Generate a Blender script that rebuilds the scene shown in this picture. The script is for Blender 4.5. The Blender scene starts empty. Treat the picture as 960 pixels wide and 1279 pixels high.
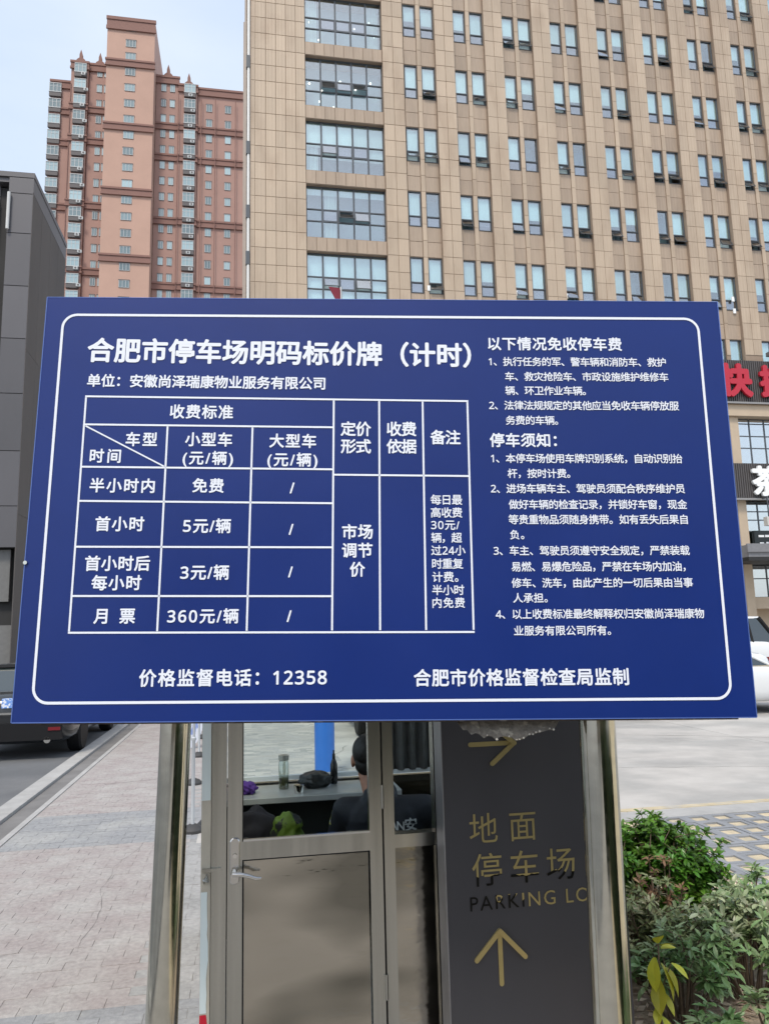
import bpy, bmesh, math, random
from mathutils import Vector, Matrix, noise
from mathutils.bvhtree import BVHTree
from math import radians, sin, cos, pi
random.seed(7)
sc = bpy.context.scene
COL = sc.collection

# ------------------------------------------------------------------ camera, sky, sun, exposure
cam = bpy.data.objects.new('camera', bpy.data.cameras.new('camera'))
COL.objects.link(cam)
cam.data.sensor_fit = 'HORIZONTAL'; cam.data.sensor_width = 36; cam.data.lens = 36
cam.data.clip_start = 0.05; cam.data.clip_end = 3000
TH, PH = radians(8.9), radians(1.43)
_F = Vector((0, cos(TH), sin(TH))); _R0 = Vector((1, 0, 0)); _U0 = Vector((0, -sin(TH), cos(TH)))
_R = cos(PH) * _R0 - sin(PH) * _U0; _U = sin(PH) * _R0 + cos(PH) * _U0
cm = Matrix((_R, _U, -_F)).transposed().to_4x4(); cm.translation = Vector((0, 0, 1.75))
cam.matrix_world = cm
sc.camera = cam
sc.view_settings.view_transform = 'Standard'; sc.view_settings.look = 'None'
sc.view_settings.exposure = 0.52; sc.view_settings.gamma = 1

SUN_EL, SUN_AZ = radians(55), radians(196)      # azimuth clockwise from +Y (forward)
w = bpy.data.worlds.new('World'); sc.world = w; w.use_nodes = True
nt = w.node_tree; nt.nodes.clear()
def wn(t, **k):
    n = nt.nodes.new(t)
    for a_, b_ in k.items(): setattr(n, a_, b_)
    return n
out = wn('ShaderNodeOutputWorld'); bg1 = wn('ShaderNodeBackground'); bg2 = wn('ShaderNodeBackground'); add = wn('ShaderNodeAddShader')
sky = wn('ShaderNodeTexSky', sky_type='NISHITA', sun_disc=False, sun_elevation=SUN_EL, sun_rotation=SUN_AZ, air_density=1.0, dust_density=3.0, ozone_density=1.0)
bg1.inputs['Strength'].default_value = 0.06
nt.links.new(sky.outputs[0], bg1.inputs['Color'])
# thin bright overcast veil in front of the blue, slightly streaky
tc = wn('ShaderNodeTexCoord'); mp = wn('ShaderNodeMapping'); mp.inputs['Scale'].default_value = (1.2, 1.2, 3.5)
nz = wn('ShaderNodeTexNoise'); nz.inputs['Scale'].default_value = 1.6; nz.inputs['Detail'].default_value = 5
cr = wn('ShaderNodeValToRGB')
cr.color_ramp.elements[0].position = 0.35; cr.color_ramp.elements[0].color = (0.60, 0.71, 0.90, 1)
cr.color_ramp.elements[1].position = 0.68; cr.color_ramp.elements[1].color = (0.80, 0.87, 0.92, 1)
nt.links.new(tc.outputs['Generated'], mp.inputs[0]); nt.links.new(mp.outputs[0], nz.inputs['Vector'])
nt.links.new(nz.outputs['Fac'], cr.inputs[0]); nt.links.new(cr.outputs[0], bg2.inputs['Color'])
bg2.inputs['Strength'].default_value = 0.62
nt.links.new(bg1.outputs[0], add.inputs[0]); nt.links.new(bg2.outputs[0], add.inputs[1]); nt.links.new(add.outputs[0], out.inputs[0])

sun = bpy.data.objects.new('sun', bpy.data.lights.new('sun', 'SUN')); COL.objects.link(sun)
sun.data.energy = 1.5; sun.data.angle = radians(11); sun.data.color = (1.0, 0.91, 0.78)
sd = Vector((sin(SUN_AZ) * cos(SUN_EL), cos(SUN_AZ) * cos(SUN_EL), sin(SUN_EL)))
sun.rotation_euler = sd.to_track_quat('Z', 'Y').to_euler()

# ------------------------------------------------------------------ helpers
A = radians(10.4)                               # the street grid is turned by this much
def S(u, v, z=0.0):                             # street-grid metres -> world
    return Vector((u * cos(A) - v * sin(A), u * sin(A) + v * cos(A), z))

class MB:
    def __init__(s): s.v = []; s.f = []; s.m = []
    def add(s, vs, fs, mi=0):
        n = len(s.v); s.v += [tuple(p) for p in vs]
        for f in fs: s.f.append(tuple(i + n for i in f)); s.m.append(mi)
        return s
    def box(s, x0, x1, y0, y1, z0, z1, mi=0, M=None):
        vs = [Vector((x, y, z)) for z in (z0, z1) for y in (y0, y1) for x in (x0, x1)]
        if M is not None: vs = [M @ p for p in vs]
        return s.add(vs, [(0, 2, 3, 1), (4, 5, 7, 6), (0, 1, 5, 4), (2, 6, 7, 3), (0, 4, 6, 2), (1, 3, 7, 5)], mi)
    def bbox(s, x0, x1, y0, y1, z0, z1, b, mi=0):   # box whose front (-y) and top edges are chamfered
        ring = lambda y, i: [(x0 + i, y, z0 + i), (x1 - i, y, z0 + i), (x1 - i, y, z1 - i), (x0 + i, y, z1 - i)]
        vs = ring(y0, b) + ring(y0 + b, 0) + ring(y1, 0)
        fs = [(0, 1, 2, 3), (11, 10, 9, 8)]
        for k in (0, 4):
            for i in range(4):
                j = (i + 1) % 4; fs.append((k + i, k + 4 + i, k + 4 + j, k + j))
        return s.add(vs, fs, mi)
    def tube(s, pts, rs, n=10, mi=0, cap=True):
        pts = [Vector(p) for p in pts]
        if not isinstance(rs, (list, tuple)): rs = [rs] * len(pts)
        vs = []; fs = []
        for i, p in enumerate(pts):
            d = (pts[min(i + 1, len(pts) - 1)] - pts[max(i - 1, 0)]).normalized()
            up = Vector((0, 0, 1)) if abs(d.z) < 0.9 else Vector((1, 0, 0))
            a = d.cross(up).normalized(); b = d.cross(a).normalized()
            for k in range(n):
                t = 2 * pi * k / n; vs.append(p + rs[i] * (cos(t) * a + sin(t) * b))
        for i in range(len(pts) - 1):
            for k in range(n):
                k2 = (k + 1) % n; fs.append((i * n + k, i * n + k2, (i + 1) * n + k2, (i + 1) * n + k))
        if cap: fs.append(tuple(range(n))[::-1]); fs.append(tuple((len(pts) - 1) * n + k for k in range(n)))
        return s.add(vs, fs, mi)
    def lathe(s, prof, n=20, c=(0, 0, 0), mi=0, axis='Z'):
        vs = []; fs = []
        for r, h in prof:
            for k in range(n):
                t = 2 * pi * k / n
                p = (r * cos(t), r * sin(t), h) if axis == 'Z' else ((h, r * cos(t), r * sin(t)) if axis == 'X' else (r * cos(t), h, -r * sin(t)))
                vs.append(Vector(p) + Vector(c))
        for i in range(len(prof) - 1):
            for k in range(n):
                k2 = (k + 1) % n; fs.append((i * n + k, i * n + k2, (i + 1) * n + k2, (i + 1) * n + k))
        fs.append(tuple(range(n))[::-1]); fs.append(tuple((len(prof) - 1) * n + k for k in range(n)))
        return s.add(vs, fs, mi)
    def loft(s, rings, mi=0, cap=True, closed=True):
        n = len(rings[0]); vs = [p for r in rings for p in r]; fs = []
        for i in range(len(rings) - 1):
            for k in range(n if closed else n - 1):
                k2 = (k + 1) % n; fs.append((i * n + k, i * n + k2, (i + 1) * n + k2, (i + 1) * n + k))
        if cap: fs.append(tuple(range(n))[::-1]); fs.append(tuple((len(rings) - 1) * n + k for k in range(n)))
        return s.add(vs, fs, mi)
    def prism(s, poly, y0, y1, mi=0):               # polygon in xz pulled along y
        n = len(poly)
        vs = [(x, y0, z) for x, z in poly] + [(x, y1, z) for x, z in poly]
        fs = [tuple(range(n)), tuple(range(2 * n - 1, n - 1, -1))] + [(i, i + n, (i + 1) % n + n, (i + 1) % n) for i in range(n)]
        return s.add(vs, fs, mi)
    def mesh(s, name, mats, smooth=False):
        me = bpy.data.meshes.new(name); me.from_pydata(s.v, [], s.f)
        for m in (mats if isinstance(mats, (list, tuple)) else [mats]): me.materials.append(m)
        me.polygons.foreach_set('material_index', s.m)
        bm = bmesh.new(); bm.from_mesh(me); bmesh.ops.recalc_face_normals(bm, faces=bm.faces); bm.to_mesh(me); bm.free()
        if smooth:
            me.polygons.foreach_set('use_smooth', [True] * len(me.polygons))
        me.update(); return me
    def build(s, name, mats, parent=None, smooth=False, loc=None, rot=None):
        return link(name, s.mesh(name, mats, smooth), parent, loc, rot)

def link(name, me, parent=None, loc=None, rot=None):
    o = bpy.data.objects.new(name, me); COL.objects.link(o)
    if parent: o.parent = parent
    if loc is not None: o.location = loc
    if rot is not None: o.rotation_euler = rot
    return o
def tag(o, label=None, cat=None, group=None, kind=None):
    if label: o['label'] = label
    if cat: o['category'] = cat
    if group: o['group'] = group
    if kind: o['kind'] = kind
    return o
def thing(name, label, cat, loc=(0, 0, 0), rz=0.0, group=None):
    o = bpy.data.objects.new(name, None); COL.objects.link(o); o.empty_display_size = 0.1
    o.location = loc; o.rotation_euler = (0, 0, rz)
    return tag(o, label, cat, group)
def copy_tree(o, parent=None):
    c = o.copy(); COL.objects.link(c)
    if parent: c.parent = parent
    for ch in list(o.children): copy_tree(ch, c)
    return c
def autosmooth(o, ang=40):
    me = o.data; bm = bmesh.new(); bm.from_mesh(me)
    for e in bm.edges:
        if len(e.link_faces) == 2 and e.calc_face_angle(0) > radians(ang): e.smooth = False
    for f in bm.faces: f.smooth = True
    bm.to_mesh(me); bm.free(); return o
def baked(o):                                       # apply modifiers
    dg = bpy.context.evaluated_depsgraph_get(); dg.update()
    me = bpy.data.meshes.new_from_object(o.evaluated_get(dg))
    o.modifiers.clear(); o.data = me; return o

# ------------------------------------------------------------------ materials
def lin(c): return tuple(((x / 255) / 12.92 if x / 255 <= 0.04045 else ((x / 255 + 0.055) / 1.055) ** 2.4) for x in c)
def mat(name, col, rough=0.6, metal=0.0, var=0.0, vscale=6.0, bump=0.0, bscale=40.0, bdist=0.01, spec=0.5, rnd=0.0, island=0.0,
        stretch=None, col2=None, c2lo=0.45, c2hi=0.65, c2scale=3.0, coat=0.0, rvar=0.0, trans=0.0, hue=0.0, detail=6, world=False):
    m = bpy.data.materials.new(name); m.use_nodes = True; N = m.node_tree.nodes; L = m.node_tree.links
    b = N['Principled BSDF']
    b.inputs['Roughness'].default_value = rough; b.inputs['Metallic'].default_value = metal
    b.inputs['Specular IOR Level'].default_value = spec; b.inputs['Coat Weight'].default_value = coat
    b.inputs['Coat Roughness'].default_value = 0.05; b.inputs['Transmission Weight'].default_value = trans
    tc = N.new('ShaderNodeTexCoord'); mp = N.new('ShaderNodeMapping')
    if world: gp_ = N.new('ShaderNodeNewGeometry'); L.new(gp_.outputs['Position'], mp.inputs[0])
    else: L.new(tc.outputs['Object'], mp.inputs[0])
    if stretch: mp.inputs['Scale'].default_value = stretch
    rgb = N.new('ShaderNodeRGB'); rgb.outputs[0].default_value = (*col, 1); cur = rgb.outputs[0]
    if col2:
        n2 = N.new('ShaderNodeTexNoise'); n2.inputs['Scale'].default_value = c2scale; n2.inputs['Detail'].default_value = detail
        L.new(mp.outputs[0], n2.inputs['Vector'])
        mr = N.new('ShaderNodeMapRange'); mr.inputs[1].default_value = c2lo; mr.inputs[2].default_value = c2hi
        L.new(n2.outputs['Fac'], mr.inputs[0]); mx = N.new('ShaderNodeMix'); mx.data_type = 'RGBA'
        L.new(mr.outputs[0], mx.inputs[0]); L.new(cur, mx.inputs[6]); mx.inputs[7].default_value = (*col2, 1); cur = mx.outputs[2]
    val = None
    def addv(sock, amt):
        nonlocal val
        mr = N.new('ShaderNodeMapRange'); mr.inputs[3].default_value = -amt; mr.inputs[4].default_value = amt; L.new(sock, mr.inputs[0])
        if val is None: val = mr.outputs[0]
        else:
            ad = N.new('ShaderNodeMath'); L.new(val, ad.inputs[0]); L.new(mr.outputs[0], ad.inputs[1]); val = ad.outputs[0]
    if var:
        n1 = N.new('ShaderNodeTexNoise'); n1.inputs['Scale'].default_value = vscale; n1.inputs['Detail'].default_value = detail
        n1.inputs['Roughness'].default_value = 0.65
        L.new(mp.outputs[0], n1.inputs['Vector']); mr = N.new('ShaderNodeMapRange'); mr.inputs[1].default_value = 0.3; mr.inputs[2].default_value = 0.7
        L.new(n1.outputs['Fac'], mr.inputs[0]); addv(mr.outputs[0], var)
    if rnd:
        oi = N.new('ShaderNodeObjectInfo'); addv(oi.outputs['Random'], rnd)
    if island:
        g = N.new('ShaderNodeNewGeometry'); addv(g.outputs['Random Per Island'], island)
    if val is not None:
        ad = N.new('ShaderNodeMath'); ad.inputs[1].default_value = 1.0; L.new(val, ad.inputs[0])
        hs = N.new('ShaderNodeHueSaturation'); L.new(ad.outputs[0], hs.inputs['Value']); L.new(cur, hs.inputs['Color']); cur = hs.outputs[0]
        if hue:
            mh = N.new('ShaderNodeMapRange'); mh.inputs[1].default_value = -1; mh.inputs[2].default_value = 1
            mh.inputs[3].default_value = 0.5 - hue * 2; mh.inputs[4].default_value = 0.5 + hue * 2
            L.new(val, mh.inputs[0]); L.new(mh.outputs[0], hs.inputs['Hue'])
    L.new(cur, b.inputs['Base Color'])
    if rvar:
        n3 = N.new('ShaderNodeTexNoise'); n3.inputs['Scale'].default_value = vscale * 1.7; n3.inputs['Detail'].default_value = 5; L.new(mp.outputs[0], n3.inputs['Vector'])
        mr = N.new('ShaderNodeMapRange'); mr.inputs[1].default_value = 0.3; mr.inputs[2].default_value = 0.7
        mr.inputs[3].default_value = max(0.02, rough - rvar); mr.inputs[4].default_value = rough + rvar; L.new(n3.outputs['Fac'], mr.inputs[0]); L.new(mr.outputs[0], b.inputs['Roughness'])
    if bump:
        nb = N.new('ShaderNodeTexNoise'); nb.inputs['Scale'].default_value = bscale; nb.inputs['Detail'].default_value = 6; L.new(mp.outputs[0], nb.inputs['Vector'])
        bp = N.new('ShaderNodeBump'); bp.inputs['Strength'].default_value = bump; bp.inputs['Distance'].default_value = bdist
        L.new(nb.outputs['Fac'], bp.inputs['Height']); L.new(bp.outputs[0], b.inputs['Normal'])
    return m
def glass(name, tint=(0.8, 0.88, 0.9), refl=0.12, rough=0.02, reflcol=(1, 1, 1)):
    m = bpy.data.materials.new(name); m.use_nodes = True; N = m.node_tree.nodes; L = m.node_tree.links; N.clear()
    o = N.new('ShaderNodeOutputMaterial'); mx = N.new('ShaderNodeMixShader'); t = N.new('ShaderNodeBsdfTransparent'); g = N.new('ShaderNodeBsdfGlossy')
    t.inputs[0].default_value = (*tint, 1); g.inputs[0].default_value = (*reflcol, 1); g.inputs['Roughness'].default_value = rough
    lw = N.new('ShaderNodeLayerWeight'); lw.inputs[0].default_value = 0.5
    pw = N.new('ShaderNodeMath'); pw.operation = 'POWER'; pw.inputs[1].default_value = 3.5; L.new(lw.outputs['Facing'], pw.inputs[0])
    mr = N.new('ShaderNodeMapRange'); mr.inputs[3].default_value = refl; mr.inputs[4].default_value = 1.0 if refl > 0 else 0.6
    L.new(pw.outputs[0], mr.inputs[0]); L.new(mr.outputs[0], mx.inputs[0]); L.new(t.outputs[0], mx.inputs[1]); L.new(g.outputs[0], mx.inputs[2]); L.new(mx.outputs[0], o.inputs[0])
    return m
def tile_mat(name, col, **k):                       # ribbed cladding: three shallow vertical flutes per panel, dust streaks
    m = mat(name, col, **k); N = m.node_tree.nodes; L = m.node_tree.links
    b = N['Principled BSDF']; tc = N.new('ShaderNodeTexCoord'); wv = N.new('ShaderNodeTexWave'); wv.wave_type = 'BANDS'; wv.bands_direction = 'X'
    wv.inputs['Scale'].default_value = 1.6; wv.inputs['Distortion'].default_value = 0.0
    L.new(tc.outputs['Object'], wv.inputs['Vector']); bp = N.new('ShaderNodeBump'); bp.inputs['Strength'].default_value = 0.3; bp.inputs['Distance'].default_value = 0.02
    L.new(wv.outputs['Fac'], bp.inputs['Height']); L.new(bp.outputs[0], b.inputs['Normal'])
    return m

def text_obj(name, s, width, height, m, parent, loc, bold=0.0, rot=None, flat=True, depth=0.0, shear=0):
    """one run of lettering, fitted to width x glyph height, centred on loc, in the parent's XY plane"""
    c = bpy.data.curves.new(name, 'FONT'); c.body = s; c.size = height / 0.92
    c.extrude = depth; c.fill_mode = 'FRONT' if flat and depth == 0 else 'BOTH'; c.resolution_u = 3
    o = bpy.data.objects.new(name, c); COL.objects.link(o)
    def meas():
        me = bpy.data.meshes.new_from_object(o.evaluated_get(bpy.context.evaluated_depsgraph_get()))
        xs = [v.co.x for v in me.vertices]; ys = [v.co.y for v in me.vertices]
        return me, min(xs), max(xs), min(ys), max(ys)
    bpy.context.view_layer.update()
    me, x0, x1, y0, y1 = meas(); w0 = x1 - x0
    if len(s) > 1 and width:
        bpy.data.meshes.remove(me); c.space_character = 1.1; bpy.context.view_layer.update()
        me, a0, a1, *_ = meas(); w1 = a1 - a0; bpy.data.meshes.remove(me)
        sp = 1 + 0.1 * (width - w0) / max(1e-6, w1 - w0)
        c.space_character = max(0.82, min(2.5, sp)); bpy.context.view_layer.update(); me, x0, x1, y0, y1 = meas()
    k = (width / (x1 - x0)) if width and len(s) > 1 else 1.0
    cy = 0.383 * c.size
    for v in me.vertices: v.co.x = (v.co.x - (x0 + x1) / 2) * k; v.co.y -= cy
    if bold > 0:
        r = bold * c.size; vs = [v.co.copy() for v in me.vertices]; fs = [tuple(p.vertices) for p in me.polygons]; n = len(vs); V_ = []; F_ = []
        offs = [(0, 0)] + [(r * cos(t * pi / 4), r * sin(t * pi / 4)) for t in range(8)]
        for i, (dx, dy) in enumerate(offs):
            V_ += [(p.x + dx, p.y + dy, p.z + (0.00004 * i if depth == 0 else 0.0011 * i * (1 if p.z > 0 else -1))) for p in vs]; F_ += [tuple(k_ + n * i for k_ in f) for f in fs]
        me2 = bpy.data.meshes.new(name); me2.from_pydata(V_, [], F_); bpy.data.meshes.remove(me); me = me2
    me.name = name; me.materials.clear(); me.materials.append(m)
    bpy.data.objects.remove(o); bpy.data.curves.remove(c)
    return link(name, me, parent, loc, rot)

# ------------------------------------------------------------------ shared materials
M = {}
M['tile'] = tile_mat('tile_beige', world=True, col=(0.475, 0.375, 0.275), rough=0.55, rnd=0.07, island=0.07, var=0.07, vscale=0.5, col2=(0.395, 0.30, 0.215), c2scale=0.9, c2lo=0.5, c2hi=0.72, stretch=(1, 1, 0.35))
M['tile_sp'] = tile_mat('tile_spandrel', world=True, col=(0.38, 0.295, 0.22), rough=0.6, rnd=0.07, island=0.10, var=0.12, vscale=1.2, stretch=(2, 2, 0.3))
M['tile_core'] = mat('tile_joint', (0.31, 0.235, 0.175), rough=0.8, var=0.1, vscale=0.8)
M['frame_dark'] = mat('window_frame_grey', (0.09, 0.10, 0.11), rough=0.4, metal=0.3)
M['facade_glass'] = glass('facade_glass', (0.86, 0.93, 0.94), refl=0.22)
M['sash_glass'] = glass('sash_glass', (0.62, 0.66, 0.70), refl=0.30)
M['shade'] = mat('roller_blind', (0.76, 0.90, 0.87), rough=0.8, rnd=0.20, hue=0.03, var=0.08, vscale=3, stretch=(6, 1, 0.4))
M['room'] = mat('room_interior', (0.32, 0.43, 0.47), rough=0.9, rnd=0.35)
M['room_light'] = mat('ceiling_light', (0.9, 0.9, 0.85), rough=0.5)
M['room_light'].node_tree.nodes['Principled BSDF'].inputs['Emission Color'].default_value = (1, 0.95, 0.85, 1)
M['room_light'].node_tree.nodes['Principled BSDF'].inputs['Emission Strength'].default_value = 3.0

# ------------------------------------------------------------------ main office block
ob = thing('office_building', 'tall beige tiled office block with paired windows filling the view behind the blue board', 'building', S(0, 39.34, 0), A)
TOP, END, PITCH, U0P = 50.0, 39.6, 3.05, 9.03
ROWS = [18.5 + 4 * k for k in range(8)]            # window heads
pairs = [U0P + PITCH * k for k in range(10)]
core = MB()                                        # wall behind the cladding, open only where there is glass
core.box(0.22, 3.27, 0.0, 1.2, 17.1, TOP)                          # plain left strip
core.box(7.76, 9.0, -0.06, 1.2, 17.1, TOP)
for p in pairs:
    core.box(p + 1.86, p + PITCH - 0.03, -0.22, 1.2, 17.1, TOP)    # wide pier
    core.box(p + 0.77, p + 1.03, -0.05, 1.2, 17.1, TOP)            # narrow pier between the pair
for r in [14.5] + ROWS:
    z0, z1 = r + 0.03, min(r + 1.87, TOP)
    if r == 14.5: z0 = 17.1; z1 = 18.5 - 2.13
    z1s = (r + 4 - 2.13) if r > 14.5 else 16.4
    if r > 14.5:
        for p in pairs:
            core.box(p - 0.0, p + 0.77, 0.0, 1.2, r, min(z1s, TOP)); core.box(p + 1.03, p + 1.86, 0.0, 1.2, r, min(z1s, TOP))
        core.box(3.27, 7.76, 0.06, 1.2, r, min(r + 4 - 3.15, TOP))
core.box(0.0, END, 1.2, 1.35, 17.1, TOP)
core.box(0.0, END, 0.3, 30, TOP - 0.01, TOP + 0.6)
core.build('wall', M['tile_core'], ob)
# flank facing the tower: pilasters and recesses seen at a grazing angle
fl = MB(); 
fl.box(0.05, 0.22, 0.3, 1.2, 0.3, TOP); fl.box(-0.12, 0.22, 1.2, 12, 0.3, TOP - 0.5); fl.box(0.1, 0.22, 12, 15, 0.3, TOP); fl.box(-0.25, 0.22, 15, 29, 0.3, TOP - 0.8)
fl.box(0.22, END, 29.6, 30, 0.3, TOP); fl.box(END - .3, END, 1.35, 29.6, 0.3, TOP)
fl.build('flank_wall', mat('flank_paint', (0.44, 0.385, 0.34), rough=0.7, var=0.1, vscale=0.4), ob)
k_ = MB(); k_.tube([(0.12, 0.10, 0.5), (0.12, 0.10, TOP)], 0.08, 8); k_.build('drainpipe', mat('pipe_white', (0.75, 0.75, 0.72), rough=0.4), ob)  # white pipe draws the pale line down the corner
cv = MB()
for z in (21.5, 24.2, 28.0, 33.3, 38.6): cv.box(-0.02, 0.2, 0.0, 0.26, z, z + 0.75)
cv.build('flank_grille', M['frame_dark'], ob)

# cladding panels: the biggest 300 as parts, the rest joined
panels = []                                       # (u, y, z, width, height, key)
lc = [0.24, 0.47, 1.06, 1.62, 2.18, 2.74, 3.27]
zrow = [17.5 + k for k in range(0, 33)]
for z in zrow:
    for i in range(6): panels.append((lc[i], 0.0, z, lc[i + 1] - lc[i], 1.0, 0))
    for i in range(2): panels.append((7.76 + 0.62 * i, -0.06, z, 0.62, 1.0, 1))
for k, p in enumerate(pairs):
    for z in zrow:
        for i in range(2): panels.append((p + 1.86 + 0.58 * i, -0.22, z, 0.58, 1.0, 2 + k))
    for z in zrow:
        panels.append((p + 0.77, -0.05, z, 0.26, 1.0, 12 + k))
    for r in ROWS:
        for q in range(2):
            z0 = r + 0.02 + q * 0.92
            if z0 + .92 <= TOP:
                panels.append((p, 0.0, z0, 0.77, 0.92, 2 + k)); panels.append((p + 1.03, 0.0, z0, 0.83, 0.92, 2 + k))
for r in ROWS:
    for i in range(8): 
        if r + .85 < TOP: panels.append((3.27 + 4.49 / 8 * i, 0.06, r + 0.02, 4.49 / 8, 0.80, 1))
vis = [p for p in panels if 20.4 < p[2] < 43.2 and p[3] > 0.3]
vis.sort(key=lambda p: (p[5], -p[2])); single = vis[:300]; sset = set(id(p) for p in single)
pm = {}; rest = MB(); rest2 = MB()
for p in panels:
    u, y, z, wd, h, _ = p
    if id(p) in sset:
        key = (round(wd, 2), h); tm_ = M['tile'] if h == 1.0 else M['tile_sp']
        if key not in pm: pm[key] = MB().bbox(0.012, wd - 0.012, -0.03, 0.0, 0.012, h - 0.012, 0.008).mesh('panel', tm_)
        link('panel', pm[key], ob, (u, y, z))
    else:
        (rest if h == 1.0 else rest2).box(u + 0.012, u + wd - 0.012, y - 0.03, y, z + 0.012, z + h - 0.012)
tag(rest.build('panel_cladding', M['tile'], ob), kind='stuff'); tag(rest2.build('spandrel_cladding', M['tile_sp'], ob), kind='stuff')

# windows
def window_meshes(wd, h):
    f = MB(); t = 0.035
    f.box(0, t, 0.02, 0.16, 0, h); f.box(wd - t, wd, 0.02, 0.16, 0, h); f.box(t, wd - t, 0.02, 0.16, h - t, h); f.box(t, wd - t, 0.02, 0.16, 0, t)
    zt = h * 0.30; f.box(t, wd - t, 0.02, 0.16, zt - 0.03, zt + 0.03)
    f.box(-0.0, wd, -0.06, 0.02, -0.03, 0.0)
    g = MB(); g.box(t, wd - t, 0.075, 0.085, zt + 0.03, h - t)
    s = MB(); sh = zt - 0.03 - t; sw = wd - 2 * t       # vent sash, hinge line at its top = local origin
    s.box(t, t + 0.035, -0.02, 0.02, -sh, 0); s.box(wd - t - 0.035, wd - t, -0.02, 0.02, -sh, 0); s.box(t, wd - t, -0.02, 0.02, -0.035, 0); s.box(t, wd - t, -0.02, 0.02, -sh, -sh + 0.035)
    s.box(t + 0.035, wd - t - 0.035, -0.004, 0.004, -sh + 0.035, -0.035, 1)
    return (f.mesh('window', M['frame_dark']), g.mesh('pane', M['facade_glass']), s.mesh('vent_sash', [M['frame_dark'], M['sash_glass']]), zt - 0.03)
WM = {0: (0.72, window_meshes(0.72, 2.12)), 1: (0.79, window_meshes(0.79, 2.12))}
bl = {}
def blind_mesh(wd, drop):
    k = (wd, drop)
    if k not in bl: bl[k] = MB().box(0.05, wd - 0.05, 0.19, 0.20, 2.07 - drop, 2.07).mesh('blind', M['shade'])
    return bl[k]
rooms = {w_: MB().box(-0.05, w_ + 0.05, 0.9, 0.95, -0.2, 2.3).box(-0.08, -0.02, 0.25, 0.95, -0.2, 2.3).box(w_ + 0.02, w_ + 0.08, 0.25, 0.95, -0.2, 2.3).box(-0.05, w_ + 0.05, .25, .95, -.26, -.2).mesh('room_back', M['room']) for w_ in (0.72, 0.79)}
random.seed(11)
for p in pairs:
    for r in ROWS:
        for q in (0, 1):
            wd, (fm, gm, sm, zt) = WM[q]
            u = p + (0.02 if q == 0 else 1.05); z = r - 2.12
            wo = link('window', fm, ob, (u, 0.0, z))
            link('pane', gm, wo); link('room_back', rooms[wd], wo)
            ang = random.choice([0, 0, 0, 0, 0, 22, 30, 34]) if not 29 < r < 35 else random.choice([0, 0, 24, 30, 36])
            link('vent_sash', sm, wo, (0, 0.07, zt), (radians(-ang), 0, 0))
            drop = random.choice([2.02, 2.02, 2.02, 2.02, 1.7, 1.35, 1.35, 1.1, 0.9])
            if random.random() < 0.9: link('blind', blind_mesh(wd, drop), wo)
# wide windows of the stair bay
W5 = 4.47; H5 = 3.15
cw = W5 / 5; zr = [0.0, 1.05, 1.75, H5]
fb = MB(); t = 0.045
for i in range(6): fb.box(max(0, i * cw - t), min(W5, i * cw + t), 0.26, 0.38, 0, H5)
for z in (0.0, 1.05, 1.75, H5 - 0.06):
    for i in range(5): fb.box(i * cw + (t), (i + 1) * cw - t, 0.27, 0.37, z, z + 0.06)
fbm = fb.mesh('wide_window', M['frame_dark'])
pn = [MB().box(t, cw - t, 0.315, 0.325, zr[j] + 0.06, zr[j + 1]).mesh('pane', M['facade_glass']) for j in range(3)]
sv = MB(); sv.box(t, cw - t, -0.02, 0.02, -0.64, -0.6).box(t, cw - t, -0.02, 0.02, -0.04, 0).box(t, t + .04, -0.02, 0.02, -0.6, -0.04).box(cw - t - .04, cw - t, -0.02, 0.02, -0.6, -0.04).box(t + .04, cw - t - .04, -.004, .004, -.6, -.04, 1)
svm = sv.mesh('vent_sash', [M['frame_dark'], M['sash_glass']])
room5 = MB().box(0, W5, 1.1, 1.15, -.1, H5 + .1).mesh('room_back', M['room'])
cur = MB(); 
for i in range(9): cur.box(0.06 + i * 0.075, 0.06 + i * 0.075 + 0.05, 0.5 + (i % 2) * 0.03, 0.53 + (i % 2) * 0.03, 0.06, H5 - .02)
curm = cur.mesh('curtain', M['shade'])
b5 = {d: MB().box(t, cw - t, 0.42, 0.43, H5 - d, H5 - 0.02).mesh('blind', M['shade']) for d in (3.05, 2.2, 1.5, 0.45)}
lampm = MB().lathe([(0.0, 0), (0.06, 0), (0.06, 0.03), (0.0, 0.03)], 10).mesh('ceiling_lamp', M['room_light'])
opens = {26.5: [2, 3], 34.5: [1, 2, 3], 30.5: [1], 22.5: [1, 3]}
for r in ROWS:
    wo = link('wide_window', fbm, ob, (3.28, 0.0, r - H5)); link('room_back', room5, wo)
    for i in range(5):
        for j in range(3):
            if j == 1 and i in (1, 2, 3):
                ang = random.choice([18, 26, 32]) if i in opens.get(r, []) else 0
                link('vent_sash', svm, wo, (i * cw, 0.30, 1.75), (radians(-ang), 0, 0))
            else: link('pane', pn[j], wo, (i * cw, 0, 0))
        if r in (18.5, 22.5): link('blind', b5[3.05 if random.random() < .7 else 2.2], wo, (i * cw, 0, 0))
        elif r == 30.5: link('blind', b5[random.choice([1.5, 2.2])], wo, (i * cw, 0, 0))
        elif r == 26.5: link('blind', b5[0.45], wo, (i * cw, 0, 0))
    if r in (38.5, 26.5, 30.5):
        link('curtain', curm, wo, ((0.0, 0, 0) if r > 27 else (1.0, 0, 0)))
        if r > 31: link('curtain', curm, wo, (W5 - 0.85, 0, 0))
    if r in (34.5, 38.5):
        for (x, z) in ((0.3, 2.0), (1.0, 1.6), (2.1, 2.3), (3.0, 1.9), (3.9, 2.4), (4.2, 1.5), (1.7, 0.6), (0.9, 0.9)):
            link('ceiling_lamp', lampm, wo, (x, 0.9, z), (pi / 2, 0, 0))

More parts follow.
